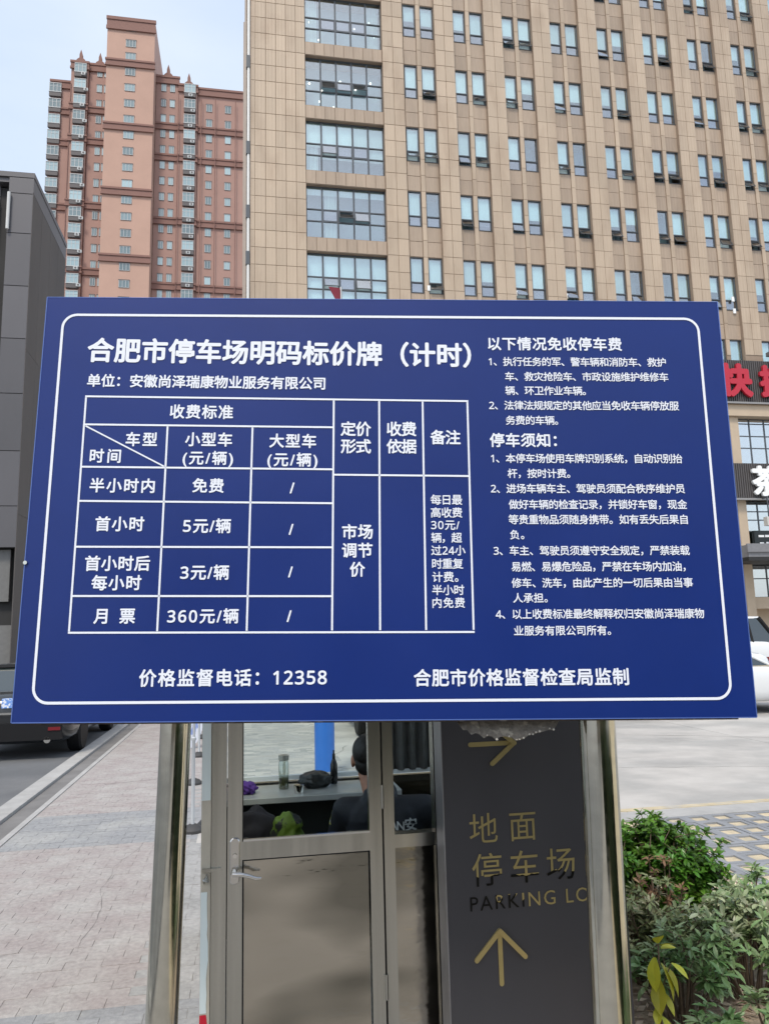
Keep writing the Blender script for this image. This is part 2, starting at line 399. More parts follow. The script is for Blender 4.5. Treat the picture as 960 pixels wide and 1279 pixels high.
# podium: two lettered fascias, glazing, canopy
M['fascia'] = mat('fascia_charcoal', (0.045, 0.042, 0.042), rough=0.5, var=0.1)
M['plain'] = mat('podium_stone', (0.50, 0.40, 0.29), rough=0.6, var=0.08, vscale=1.0)
M['pod_glass'] = glass('podium_glass', (0.5, 0.66, 0.70), refl=0.62)
pb = MB()
pb.box(0.22, END, 0.3, 1.3, 13.7, 17.05); pb.box(0.2, END, -0.35, 0.3, 13.72, 14.38); pb.box(0.18, END, -0.5, 0.3, 14.4, 14.52)
for u in (0.3, 4.9, 9.5, 14.1, 18.7, 23.3, 27.8, 32.6, 37.4): pb.box(u, u + 0.55, -0.12, 1.0, 0.0, 13.7)
pb.box(0.22, END, 0.9, 1.3, 8.6, 11.0); pb.box(0.22, END, 0.15, 1.3, 2.55, 3.2)
pb.box(0.22, END, 1.3, 1.4, 0, 17.1)
pb.build('podium_wall', M['plain'], ob)
for z0, z1 in ((14.52, 17.08), (8.82, 10.86)):
    fo = MB().box(0.2, END, -0.42, 0.3, z0, z1).build('fascia', M['fascia'], ob)
    rb = MB(); u = 0.25
    while u < END: rb.box(u, u + 0.06, -0.47, -0.42, z0 + 0.02, z1 - 0.02); u += 0.14
    tag(rb.build('ribbing', mat('fascia_rib', (0.10, 0.092, 0.09), rough=0.45), fo), kind='stuff')
    MB().box(0.18, END, -0.55, -0.42, z0 - 0.12, z0 - 0.01).build('ledge', mat('ledge_metal', (0.30, 0.29, 0.28), rough=0.4, metal=0.3), fo)
M['red_letter'] = mat('red_letter', (0.47, 0.02, 0.04), rough=0.35)
M['white_letter'] = mat('white_letter', (0.85, 0.87, 0.87), rough=0.35)
text_obj('lettering', '快', None, 1.85, M['red_letter'], ob, (28.1, -0.62, 15.78), bold=0.045, rot=(pi / 2, 0, 0), depth=0.07)
text_obj('lettering', '捷', None, 1.78, M['red_letter'], ob, (30.62, -0.62, 15.78), bold=0.045, rot=(pi / 2, 0, 0), depth=0.07)
text_obj('lettering', '茶', None, 1.65, M['white_letter'], ob, (29.38, -0.62, 9.80), bold=0.035, rot=(pi / 2, 0, 0), depth=0.07)
def glazing(u0, u1, z0, z1, nu, nz, y, vent=None):
    g = MB(); du = (u1 - u0) / nu
    for i in range(nu + 1): g.box(u0 + i * du - 0.03, u0 + i * du + 0.03, y - 0.03, y + 0.06, z0, z1)
    zs = [z0 + (z1 - z0) * k for k in nz]
    for z in zs:
        for i in range(nu): g.box(u0 + i * du + 0.03, u0 + (i + 1) * du - 0.03, y - 0.02, y + 0.05, z - 0.03, z + 0.03)
    fr = g.build('glazing_frame', M['frame_dark'], ob)
    for i in range(nu):
        for a_, b_ in zip(zs[:-1], zs[1:]): MB().box(u0 + i * du + 0.03, u0 + (i + 1) * du - 0.03, y + 0.01, y + 0.02, a_ + 0.03, b_ - 0.03).build('pane', M['pod_glass'], fr)
for u in (23.85, 28.36, 33.2): glazing(u, u + 3.9, 11.0, 13.68, 4, (0, 0.35, 0.62, 0.9, 1), 0.3)
for u in (23.85, 28.36, 33.2): glazing(u, u + 3.9, 5.95, 8.7, 4, (0, 0.38, 0.62, 0.8, 1), 0.3)
for u in (23.85, 28.36, 33.2): glazing(u, u + 3.9, 3.2, 5.15, 3, (0, 0.55, 1), 0.5)
bs = MB().box(28.75, 33.0, -0.02, 0.2, 6.05, 7.0).build('shop_sign', mat('shop_sign_black', (0.015, 0.02, 0.022), rough=0.3), ob)
sg = MB()                                           # its white characters are too small to read: short strokes only
for (x0, x1, z0, z1) in ((29.0, 29.35, 6.62, 6.74), (29.42, 29.7, 6.62, 6.75), (29.78, 30.0, 6.6, 6.76), (29.05, 29.3, 6.2, 6.32), (29.45, 29.62, 6.2, 6.34), (29.72, 29.86, 6.2, 6.34), (30.3, 30.9, 6.25, 6.7), (31.2, 31.8, 6.25, 6.7)):
    sg.box(x0, x1, -0.04, -0.021, z0, z1)
sg.build('sign_mark', M['white_letter'], bs)
cp = MB(); cp.box(26.4, 38, -2.6, 0.15, 5.25, 5.9); cp.box(26.3, 38, -2.72, -2.6, 5.5, 5.95)
cp.build('canopy', mat('canopy_grey', (0.20, 0.20, 0.21), rough=0.4, var=0.1), ob)
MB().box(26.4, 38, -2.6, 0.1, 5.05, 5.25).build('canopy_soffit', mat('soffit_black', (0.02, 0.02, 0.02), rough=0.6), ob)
fdl = thing('floodlight', 'small boxy floodlight on a bracket in front of the glazing above the grey canopy', 'lamp', S(29.1, 38.3, 7.15), A)
f_ = MB().box(-0.28, 0.28, -0.12, 0.2, 0, 0.5).build('lamp_head', mat('lamp_grey', (0.55, 0.54, 0.5), rough=0.4), fdl)
MB().box(-0.03, 0.03, 0.06, 0.12, 0.5, 1.7).box(-0.03, 0.03, 0.12, 1.34, 1.6, 1.7).build('bracket', M['frame_dark'], fdl)
fd2 = thing('security_camera', 'dark bullet camera on the ledge above the red lettered fascia', 'camera', S(30.55, 38.7, 17.12), A)
MB().box(-0.25, 0.35, -0.35, 0.1, 0.18, 0.42).build('camera_body', mat('cam_grey', (0.12, 0.14, 0.15), rough=0.4), fd2)
MB().box(0.0, 0.08, -0.05, 0.03, 0, 0.18).build('bracket', M['frame_dark'], fd2)
wt = MB()
for (u, z) in ((28.75, 20.9), (28.78, 20.15), (33.1, 20.9), (9.95, 20.5), (15.05, 20.5), (18.1, 20.5)): wt.box(u, u + 0.16, -0.12, -0.052, z, z + 0.3)
wt.build('bracket_plate', M['white_letter'], ob)

# ------------------------------------------------------------------ brick-red residential tower
def brickm(n, c, **k): return mat(n, c, rough=0.8, var=0.07, vscale=0.15, **k)
M['brick'] = brickm('tower_brick', (0.37, 0.225, 0.185)); M['brick_l'] = brickm('tower_render', (0.48, 0.305, 0.235)); M['band'] = brickm('tower_band', (0.24, 0.13, 0.105))
M['tw_frame'] = mat('tower_white_frame', (0.45, 0.47, 0.47), rough=0.5); M['tw_dark'] = mat('tower_dark_recess', (0.10, 0.09, 0.09), rough=0.6)
M['tw_glass'] = mat('tower_glass', (0.24, 0.33, 0.35), rough=0.12, rnd=0.55, spec=0.9)
tw = thing('apartment_tower', 'high brick-red apartment tower with dark cornice bands and a taller central shaft', 'building', S(0, 145, 0), A)
FH = 3.4
def twall(u0, u1, y0, top, m, bands, name='wall'):
    o = MB().box(u0, u1, y0, 18, 0.0, top).build(name, m, tw)
    for z, h in bands:
        b = MB()
        for dz, hh, pr in ((0, h * 0.25, 0.35), (h * 0.25, h * 0.5, 0.2), (h * 0.75, h * 0.25, 0.35)):
            b.box(u0 - pr * .6, u1 + pr * .6, y0 - pr, y0 - 0.01, z + dz, z + dz + hh - 0.01)
        b.build('cornice', M['band'], o)
    return o
top_b = lambda t, h: [(t - h, h)]
lb = [(z - .75, 1.5) for z in (105.1, 98.3, 84.7, 71.1, 57.5, 43.9, 30.3)]
rb_ = [(z - .75, 1.5) for z in (103.0, 96.2, 82.6, 69.0, 55.4, 41.8, 28.2)]
cb = [(z - .8, 1.6) for z in (113.5, 99.8, 86.2, 72.6, 59.0, 45.4, 31.8)]
twall(-38.1, -34.0, 1.5, 111.8, M['brick'], lb + top_b(111.8, 1.8))
twall(-34.0, -30.8, -0.4, 115.0, M['brick'], lb + top_b(115.0, 1.8))
twall(-30.7, -27.05, 0.3, 115.3, M['brick'], lb + top_b(115.3, 1.8))
twall(-27.0, -17.98, -3.0, 123.5, M['brick_l'], cb + top_b(123.5, 2.8), 'central_shaft')
twall(-17.9, -13.45, 0.3, 114.2, M['brick'], rb_ + top_b(114.2, 1.8))
twall(-13.4, -9.8, 0.1, 112.6, M['brick'], [(z, h) for z, h in rb_] + top_b(112.6, 1.8))
twall(-9.75, 3.5, 0.6, 112.5, M['brick'], rb_ + top_b(112.5, 1.8))
for u, y, z in ((-32.3, 0.2, 114.4), (-28.8, 0.9, 114.7), (-15.6, 0.9, 113.6), (-11.5, 0.7, 112.0)):
    g = MB(); g.prism([(u - 1.3, z), (u + 1.3, z), (u + 0.75, z + 1.1), (u + 0.3, z + 1.5), (u + .3, z + 2.2), (u, z + 3.3), (u - .3, z + 2.2), (u - 0.3, z + 1.5), (u - 0.75, z + 1.1)], y - 0.6, y)
    g.build('pediment', M['band'], tw)
def tw_win(wd, h, recess=0.0, nm='window', mull=1):
    m = MB(); m.box(0, wd, -0.05, 0.0, 0, h, 2)
    m.box(0.06, wd - 0.06, -0.08, -0.051, 0.06, h - 0.06, 1)
    for i in range(mull + 2):
        x = 0.02 + (wd - 0.12) * i / (mull + 1); m.box(x, x + 0.08, -0.12, -0.081, 0.04, h - 0.04, 0)
    for z in (0.02, h - 0.1): m.box(0.02, wd - 0.02, -0.13, -0.121, z, z + 0.08, 0)
    m.box(-0.05, wd + 0.05, -0.16, 0.0, h + 0.005, h + 0.12, 2)
    return m.mesh(nm, [M['tw_frame'], M['tw_glass'], M['tw_dark']])
wc = tw_win(1.95, 1.5, mull=2); ws = tw_win(1.0, 1.6); wg = tw_win(1.2, 1.6)
bay = MB()
bay.box(0, 2.25, -0.55, 0, -0.9, -0.05, 2); bay.box(-0.05, 2.3, -0.62, 0, -0.05, 0.1, 0); bay.box(0.06, 2.19, -0.5, -0.02, 0.1, 1.85, 1); bay.box(0, 2.25, -0.58, 0, 1.85, 1.98, 0)
for i in range(4): bay.box(0.0 + i * 0.71, 0.1 + i * 0.71, -0.54, -0.501, 0.1, 1.85, 0)
bay.box(0.08, 2.17, -0.53, -0.501, 1.2, 1.27, 0)
baym = bay.mesh('bay_window', [M['tw_frame'], M['tw_glass'], M['tw_dark']])
acm = MB().box(0, 0.8, -0.85, -0.55, 0, 0.55).lathe([(0.0, -0.87), (0.2, -0.87), (0.2, -0.85), (0.0, -.85)], 8, (0.4, 0, 0.28), 1, 'Y').mesh('air_conditioner', [M['tw_frame'], M['tw_dark']])
for k in range(22):
    z = (114.35 + 3.45 * (2 - k) if k < 2 else 114.35 - (k - 2) * FH) + (-.6 if k < 2 else 0)
    link('window', wc, tw, (-23.45, -3.0, z))
for k in range(20):
    z = 112.5 - k * FH
    link('window', ws, tw, (-29.25, 0.3, z + 0.0)); link('window', ws, tw, (-27.95 + .05, 0.3, z + 0.0))
    b_ = link('bay_window', baym, tw, (-33.35 + .05, -0.4, z - .2))
    link('bay_window', baym, tw, (-38.3, 1.5, z - 3.6))
    z = 110.7 - k * FH
    link('window', ws, tw, (-17.1 + .2, 0.3, z)); link('window', ws, tw, (-15.1 - .1, 0.3, z))
    link('bay_window', baym, tw, (-12.35, 0.1, z - .2))
    link('window', wg, tw, (-8.05, 0.6, z)); link('window', wg, tw, (-4.3, 0.6, z))
    if k % 1 == 0:
        link('air_conditioner', acm, tw, (-32.0 + .6 * (k % 2), -0.4, 109.4 - k * FH + 2.2)); link('air_conditioner', acm, tw, (-11.5 + .5 * (k % 2), 0.1, 107.2 - k * FH + 2.35))
pj = MB()
for u in (-9.0, -6.2, -2.2, -33.95, -13.42): pj.tube([(u, -0.1 if u > -10 else -0.5, 5), (u, -0.1 if u > -10 else -0.5, 110)], 0.09, 6)
pj.build('downpipe', M['band'], tw)

# ------------------------------------------------------------------ dark grey panelled building on the left
gb = thing('grey_building', 'dark grey metal-panelled building across the road at the left edge', 'building', S(-9.1, 33.0, 0), A)
M['gpan'] = mat('grey_panel', (0.085, 0.082, 0.088), rough=0.38, metal=0.0, spec=0.6, rnd=0.12, var=0.10, vscale=0.35, stretch=(1, 1, 0.4))
M['gcore'] = mat('grey_joint', (0.03, 0.03, 0.03), rough=0.8)
M['gside'] = mat('grey_side_panel', (0.095, 0.086, 0.08), rough=0.55, rnd=0.08, var=0.12, vscale=0.5, stretch=(1, 1, 0.3))
MB().box(-1.0, -0.03, 0.04, 6.2, 5.5, 21.7).box(-14, -1.0, 0.45, 6.2, 0.2, 21.4).box(-1.0, -0.03, 0.6, 6.2, 0.2, 5.5).build('wall', M['gcore'], gb)
MB().box(-14, 0.02, 0.0, 6.25, 21.72, 21.95).box(-14, -0.02, 0.1, 6.2, 21.5, 21.72).build('roof_cap', M['gpan'], gb)
zz = 21.1; zj = [21.7, 20.95, 19.1, 16.7, 14.35, 11.95, 9.5, 7.2, 5.5]
for a_, b_ in zip(zj[1:], zj[:-1]):
    MB().bbox(-1.0, -0.012, 0.0, 0.04, a_ + 0.012, b_ - 0.012, 0.008).build('panel', M['gpan'], gb)
    MB().bbox(-2.2, -1.45, 0.40, 0.45, a_ + 0.012, b_ - 0.012, 0.008).build('panel', M['gpan'], gb)
MB().box(-0.75, -0.28, 0.35, 0.6, 3.35, 5.45).box(-14, -0.03, 0.3, 0.6, 0.2, 2.4).build('base_panel', mat('base_grey', (0.16, 0.16, 0.155), rough=0.6, var=0.1), gb)
MB().box(-0.02, 0.0, 0.0, 6.2, 21.0, 21.7).build('side_trim', M['gpan'], gb)
for i in range(4):
    for a_, b_ in ((0.3, 6.9), (6.9, 13.9), (13.9, 20.98)):
        y0 = 0.0 + i * 1.55
        o = MB().box(-0.03, 0.0, y0 + 0.006, y0 + 1.544, a_ + 0.006, b_ - 0.006).build('side_panel', M['gside'], gb)
lv = MB()
for k in range(10): lv.box(-3.0, -0.78, 0.30, 0.36, 3.5 + k * 0.19, 3.56 + k * 0.19)
lv.build('louvre', mat('louvre_metal', (0.35, 0.35, 0.36), rough=0.3, metal=0.6), gb)
lp = MB().tube([(-0.95, -0.12, 19.2), (-0.95, -0.12, 20.9)], 0.07, 8).box(-0.98, -0.92, -0.1, 0.0, 19.3, 19.4).box(-0.98, -0.92, -0.1, 0.0, 20.7, 20.8)
lp.build('wall_light', mat('light_tube', (0.6, 0.6, 0.58), rough=0.3), gb)
wd_ = MB(); 
for z in (18.6, 15.2, 11.8, 8.4): wd_.box(-4.5, -1.5, 0.28, 0.40, z, z + 2.2)
wd_.build('window_bank', mat('dark_glass', (0.03, 0.035, 0.04), rough=0.08, spec=0.9), gb)
wf = MB()
for z in (18.6, 15.2, 11.8, 8.4):
    for x in (-4.5, -3.5, -2.5, -1.56): wf.box(x, x + 0.06, 0.22, 0.28, z, z + 2.2)
    for zz in (z, z + 1.0, z + 2.14): wf.box(-4.5, -1.5, 0.20, 0.219, zz, zz + 0.06)
wf.build('window_grid', M['gpan'], gb)

# ------------------------------------------------------------------ ground
def sbox(name, u0, u1, v0, v1, z0, z1, m, kind=None, parent=None, **k):
    o = MB().box(u0, u1, v0, v1, z0, z1).build(name, m, parent)
    if parent is None: o.rotation_euler = (0, 0, A)
    if kind: tag(o, kind=kind)
    return o
M['earth'] = mat('ground_grey', (0.21, 0.205, 0.20), rough=0.9, var=0.15, vscale=0.2, bump=0.3)
M['asphalt'] = mat('asphalt', (0.135, 0.14, 0.145), rough=0.85, var=0.16, vscale=0.7, bump=0.5, bscale=160, bdist=0.006, col2=(0.17, 0.17, 0.17), c2scale=0.35)
M['conc'] = mat('lot_concrete', world=True, col=(0.45, 0.43, 0.40), rough=0.8, var=0.15, vscale=1.6, bump=0.08, bscale=60, rnd=0.05, col2=(0.36, 0.35, 0.33), c2scale=0.9, c2lo=.44, c2hi=.60, stretch=(0.9, 1.0, 1), detail=11)
M['brickpink'] = mat('paver_pink', world=True, col=(0.34, 0.303, 0.29), rough=0.85, var=0.20, vscale=30.0, bump=0.5, bscale=120, bdist=0.004, island=0.02, rnd=0.03, col2=(0.395, 0.375, 0.355), c2scale=3.2, c2lo=0.38, c2hi=0.66, detail=9)
M['brickgrey'] = mat('paver_grey', world=True, col=(0.29, 0.295, 0.30), rough=0.85, var=0.20, vscale=28.0, col2=(0.35, 0.35, 0.34), c2scale=2.0, bump=0.5, bscale=120, bdist=0.004, island=0.05, rnd=0.06, detail=9)
M['brickpale'] = mat('paver_pale', world=True, col=(0.36, 0.355, 0.345), rough=0.85, var=0.20, vscale=28.0, col2=(0.30, 0.30, 0.29), c2scale=1.6, bump=0.5, bscale=120, bdist=0.004, island=0.05, rnd=0.05, detail=9)
M['joint'] = mat('paver_joint', (0.30, 0.285, 0.265), rough=0.95, var=0.2, vscale=8)
sbox('ground', -900, 900, -300, 1500, -0.6, -0.2, M['earth'], 'structure')
sbox('road', -14, -2.60, -30, 120, -0.2, -0.055, M['asphalt'], 'structure')
sbox('gutter', -2.38, -2.14, -30, 120, -0.2, -0.05, mat('gutter_dark', (0.19, 0.185, 0.18), rough=0.9, var=0.2, vscale=2), 'structure')
kerbm = mat('kerb_granite', world=True, col=(0.40, 0.395, 0.38), rough=0.8, var=0.12, vscale=4, rnd=0.06, bump=0.3, bscale=90)
kb = thing('kerb', 'pale concrete kerb stones edging the asphalt road on the left', 'kerb', S(0, 0, 0), A)
km = MB().bbox(-2.6, -2.39, 0.0, 0.985, -0.2, -0.015, 0.006).mesh('kerb_stone', kerbm)
for i in range(36): link('kerb_stone', km, kb, (0, 2.0 + i, 0))
sbox('kerb_run', -2.6, -2.39, 38, 120, -0.2, -0.015, kerbm, 'structure')
sbox('drain_cover', -2.86, -2.61, 7.9, 8.9, -0.1, -0.048, mat('drain_rust', (0.36, 0.29, 0.20), rough=0.9, var=0.2, vscale=9), 'structure')
ed = thing('pavement_edge', 'narrow pale edging strip between brick pavement and dark gutter', 'kerb', S(0, 0, 0), A)
em = MB().bbox(-2.13, -2.07, 0, 0.99, -0.2, 0.006, 0.004).mesh('edge_stone', kerbm)
for i in range(30): link('edge_stone', em, ed, (0, 2.5 + i, 0))
pv = sbox('pavement', -2.07, 1.35, -30, 120, -0.2, -0.003, M['joint'], 'structure')
# bricks of the pavement
bw, bl_ = 0.10, 0.20
bricks = []
random.seed(3)
v = 2.6
row = 0
while v < 16:
    off = (row % 2) * bl_ / 2
    u = -2.06 - off
    while u < 1.3:
        a_ = max(u, -2.06); b_ = min(u + bl_, 1.33)
        if b_ - a_ > 0.03 and not (u > 0.0 and v > 3.1 and v < 5.3):
            key = 'g' if (7.2 < v < 8.5 or v < 4.2) else ('l' if u > -0.62 else 'p')
            bricks.append((a_, b_, v, key))
        u += bl_
    v += bw; row += 1
vis_b = [b for b in bricks if b[2] > 4.0 and b[0] < -0.2 and b[1] - b[0] > 0.19 and b[2] > 3.8 + max(0, (-b[0] - 0.45)) * 0.35][:300]
vs_ = set(id(b) for b in vis_b)
kmat = {'g': M['brickgrey'], 'l': M['brickpale'], 'p': M['brickpink']}
bmesh_ = {k: MB().bbox(0.0015, bl_ - 0.001, 0.001, bw - 0.001, 0, 0.05, 0.001).mesh('brick', m) for k, m in kmat.items()}
rest = {k: MB() for k in kmat}
for b in bricks:
    dz = random.uniform(-0.0015, 0.0015)
    if id(b) in vs_: link('brick', bmesh_[b[3]], pv, (b[0], b[2], -0.05 + dz), (random.uniform(-.004, .004), 0, 0))
    else: rest[b[3]].box(b[0] + 0.0015, b[1] - 0.0015, b[2] + 0.0015, b[2] + bw - 0.0015, -0.05, dz)
for k in kmat: tag(rest[k].build('brick_field', kmat[k], pv), kind='stuff')
sbox('far_pavement', -2.07, -0.4, 16, 120, -0.002, 0.002, M['brickpink'], 'structure')
# concrete lot of cast slabs
lot = thing('parking_lot', 'pale concrete parking yard of large cast slabs behind the booth', 'parking lot', S(0, 0, 0), A)
tag(lot); lot['kind'] = 'structure'
del lot['category']; del lot['label']
sm = MB().bbox(0.006, 3.994, 0.006, 3.994, -0.15, 0.0, 0.003).mesh('slab', M['conc'])
for i in range(8):
    for j in range(8):
        link('slab', sm, lot, (-1.86 + 1.45 + 4 * i, 7.14 + 4 * j, 0))
for o in list(lot.children): pass
sbox('lot_bed', -0.4, 60, 7.1, 39.0, -0.2, -0.03, M['joint'], 'structure')
sbox('yard', 31.7, 160, 6.8, 200, -0.2, -0.01, M['conc'], 'structure')
sbox('painted_line', 1.4, 30, 7.17, 7.27, -0.02, 0.004, mat('yellow_paint', (0.52, 0.44, 0.29), rough=0.8, var=0.2, vscale=5, col2=(0.45, 0.42, 0.36), c2scale=6), 'structure')
sbox('lot_edge', 1.35, 30, 6.86, 7.135, -0.2, 0.002, kerbm, 'structure')
crm = mat('crack_dark', (0.15, 0.14, 0.13), rough=0.95)
def crack(par, p0, p1, wd, seed, z=0.0035, name='crack'):
    rd = random.Random(seed); n = 16; b = MB(); p0 = Vector((*p0, z)); p1 = Vector((*p1, z)); d = (p1 - p0).normalized(); q = Vector((-d.y, d.x, 0)); off = 0; prev = None
    for k in range(n + 1):
        off = off * .75 + rd.uniform(-.035, .035); c = p0.lerp(p1, k / n) + q * off * (p1 - p0).length * .35; h = wd * rd.uniform(.3, 1.0) * (0.2 if k in (0, n) else 1) / 2; cur = (c - q * h, c + q * h)
        if prev: b.add([prev[0], cur[0], cur[1], prev[1]], [(0, 1, 2, 3)])
        prev = cur
    return b.build(name, crm, par)
crack(lot, (3.6, 9.6), (7.0, 8.7), .014, 1); crack(lot, (5.0, 12.5), (8.9, 10.6), .02, 2); crack(lot, (1.0, 10.8), (2.4, 9.2), .018, 3); crack(lot, (0.2, 8.4), (1.6, 12.5), .012, 5)
crack(pv, (-0.93, 4.9), (-1.0, 6.6), .0035, 7); crack(pv, (-1.0, 6.6), (-.86, 7.2), .003, 8); crack(pv, (-1.9, 5.9), (-1.2, 6.15), .003, 9); crack(pv, (-1.7, 10.2), (-.7, 10.5), .012, 10); crack(pv, (-1.5, 4.9), (-1.1, 5.1), .003, 12)
# grass pavers, each with its sandy pocket
sbox('paver_bed', 1.36, 30, -10, 6.85, -0.2, -0.012, mat('sandy_soil', (0.58, 0.49, 0.34), rough=0.95, var=0.22, vscale=14, bump=0.6, bscale=70, col2=(0.42, 0.37, 0.27), c2scale=7), 'structure')
gp = thing('paver_field', 'x', 'x', S(0, 0, 0), A); del gp['category']; del gp['label']; gp['kind'] = 'structure'
P_ = 0.232; hw = 0.071
def paver(b, x, y, mi=0):
    o = [(0.002, 0.002), (P_ - .002, 0.002), (P_ - .002, P_ - .002), (0.002, P_ - .002)]; c = P_ / 2; i_ = [(c - hw, c - hw), (c + hw, c - hw), (c + hw, c + hw), (c - hw, c + hw)]
    vs = [(x + p, y + q, z) for pts, z in ((o, 0.0), (i_, 0.0), (i_, -0.06), (o, -0.06)) for p, q in pts]; fs = []
    for k in range(4):
        k2 = (k + 1) % 4; fs += [(k, k2, 4 + k2, 4 + k), (4 + k, 4 + k2, 8 + k2, 8 + k), (k2, k, 12 + k, 12 + k2)]
    b.add(vs, fs, mi)
M['gpaver'] = mat('paver_blue_grey', world=True, col=(0.25, 0.26, 0.275), rough=0.85, var=0.12, vscale=5, rnd=0.10, island=0.10, bump=0.4, bscale=90, bdist=0.004)
pb_ = MB(); paver(pb_, 0, 0); pvm = pb_.mesh('paver', M['gpaver'])
rest = MB(); cnt = 0
for j in range(0, 17):
    for i in range(0, 40):
        u = 2.80 + i * P_; v = 6.62 - j * P_
        if u < 3.0 + (v - 4.9) * 0.55 - .5: continue
        if cnt < 300 and u < 5.9 + (v - 5) * 0.2 and u > 2.6: link('paver', pvm, gp, (u, v, random.uniform(-.003, .003)), (random.uniform(-.01, .01), random.uniform(-.01, .01), 0)); cnt += 1
        else: paver(rest, u, v)
tag(rest.build('paver_rest', M['gpaver'], gp), kind='stuff')
# planting bed
bedm = mat('bed_litter', (0.38, 0.30, 0.22), rough=0.95, var=0.3, vscale=18, bump=0.8, bscale=50, bdist=0.02, col2=(0.46, 0.38, 0.28), c2scale=9)
sbox('planting_bed', 1.37, 3.35, 1.5, 5.45, -0.1, 0.0, bedm, 'structure')
random.seed(5)
lt = MB()
for _ in range(2600):
    u, v_ = random.uniform(1.4, 3.4), random.uniform(2.2, 5.4); a_ = random.uniform(0, 6.28); l, w_ = random.uniform(.015, .035), random.uniform(.006, .014)
    c, s_ = cos(a_), sin(a_); z = random.uniform(0.003, 0.02); t = random.uniform(-.012, .012)
    lt.add([(u - l * c, v_ - l * s_, z), (u - w_ * s_, v_ + w_ * c, z + t), (u + l * c, v_ + l * s_, z + t * .5), (u + w_ * s_, v_ - w_ * c, z - t * .4)], [(0, 1, 2, 3)])
lto = tag(lt.build('leaf_litter', mat('dead_leaves', (0.60, 0.48, 0.38), rough=0.8, island=0.45, hue=0.02)), 'dry brown and beige fallen leaves scattered on the planting bed soil', 'leaf litter', kind='stuff'); lto.rotation_euler = (0, 0, A)

# ------------------------------------------------------------------ the blue price board
bm_ = Matrix(((0.99933, 0.019072, 0.031117), (0.030367, 0.038432, -0.9988), (-0.020245, 0.999079, 0.037828))).to_4x4()
VB = 2.165
yb = Vector((0.019072, 0.038432, 0.999079))
bm_.translation = Vector((0.01043, 2.36402, 2.16266)) - yb * VB
bd = thing('price_board', 'large blue parking price board with white Chinese lettering on two steel posts', 'sign')
bd.matrix_world = bm_
M['blue'] = mat('board_blue', (0.006, 0.025, 0.165), rough=0.32, spec=0.36, var=0.09, vscale=1.2, rvar=0.05, bump=0.06, bscale=3.0, bdist=0.02)
M['white'] = mat('board_white', (0.80, 0.84, 0.92), rough=0.5, spec=0.3)
M['steel'] = mat('stainless_post', (0.60, 0.585, 0.51), rough=0.12, metal=1.0, var=0.10, vscale=3, stretch=(6, 6, 0.25), rvar=0.04)
M['rust'] = mat('dirty_frame', (0.10, 0.075, 0.05), rough=0.8, var=0.4, vscale=30, col2=(0.30, 0.27, 0.22), c2scale=25, c2lo=0.55, c2hi=0.7)
panel = MB().bbox(-1.1, 1.1, -0.6685, 0.6685, -0.028, 0.0, 0.0).build('sign_panel', M['blue'], bd, loc=(0, VB, 0))
rim = MB(); rim.box(-1.1025, -1.1, -0.67, 0.67, -0.03, 0.0015).box(1.1, 1.1025, -0.67, 0.67, -0.03, 0.0015).box(-1.1, 1.1, 0.6685, 0.6705, -0.03, 0.001).box(-1.1, 1.1, -0.6715, -0.6685, -0.03, 0.001)
rim.build('rim', mat('rim_blue', (0.10, 0.17, 0.45), rough=0.3, metal=0.2), bd, loc=(0, VB, 0))
fr_ = MB(); fr_.box(-1.06, 1.06, -0.678, -0.645, -0.066, -0.031).box(-1.06, 1.06, 0.62, 0.655, -0.066, -0.031).box(-1.08, -1.045, -0.64, 0.615, -0.066, -0.031).box(1.045, 1.08, -0.64, 0.615, -0.066, -0.031).box(-1.04, 1.04, -0.02, 0.015, -0.066, -0.031)
fr_.build('back_frame', M['rust'], bd, loc=(0, VB, 0))
random.seed(9)
cr_ = MB()
for _ in range(0):
    u = random.choice([random.uniform(-.55, .0), random.uniform(.1, .9)]); r = random.uniform(.001, .0022)
    cr_.box(u - r * 2, u + r * 2, -0.684 - r * .3, -0.676, -0.06 + random.uniform(0, .02), -0.04)
False and tag(cr_.build('foam_crumb', mat('foam_crumbs', (0.28, 0.24, 0.18), rough=0.9, var=.3, vscale=60), bd, loc=(0, VB, 0)), kind='stuff')
# torn foam pad hanging behind the lower edge
fp = MB(); n = 26
top = []; botr = []
for k in range(n + 1):
    x = 0.20 + 0.32 * k / n; t = (k / n - 0.5) * 2
    d = 0.058 * (1 - t * t) ** 0.55 + noise.noise(Vector((x * 30, 0, 0))) * 0.008 + (0.008 if random.random() < .3 else 0)
    top.append((x, -0.66)); botr.append((x, -0.668 - max(0.002, d)))
vs = [(x, y, -0.07) for x, y in top] + [(x, y, -0.045) for x, y in botr] + [(x, y + 0.004, -0.10) for x, y in botr] + [(x, y, -0.115) for x, y in top]
fs = []
for k in range(n):
    for L_ in range(3): fs.append((L_ * (n + 1) + k, L_ * (n + 1) + k + 1, (L_ + 1) * (n + 1) + k + 1, (L_ + 1) * (n + 1) + k))
fp.add(vs, fs)
fpo = fp.build('foam_pad', mat('foam_grey', (0.19, 0.17, 0.14), rough=0.9, var=0.3, vscale=40, bump=1.0, bscale=60, bdist=0.01, col2=(0.34, 0.31, 0.25), c2scale=30, c2lo=.55, c2hi=.62), bd, loc=(0, VB, 0))
tag(fpo, 'torn grey-brown foam pad poking out under the lower edge')
fe = MB()
for k in range(6, n):
    if 0.38 < botr[k][0] < 0.47 or random.random() < .2:
        x, y = botr[k]; r = random.uniform(.002, .0045); fe.lathe([(0.0, -r), (r * .8, -r * .5), (r, 0.2 * r), (r * .5, r), (0.0, r * 1.1)], 6, (x + random.uniform(-.003, .003), y + r * .4 + random.uniform(0, .004), -0.043))
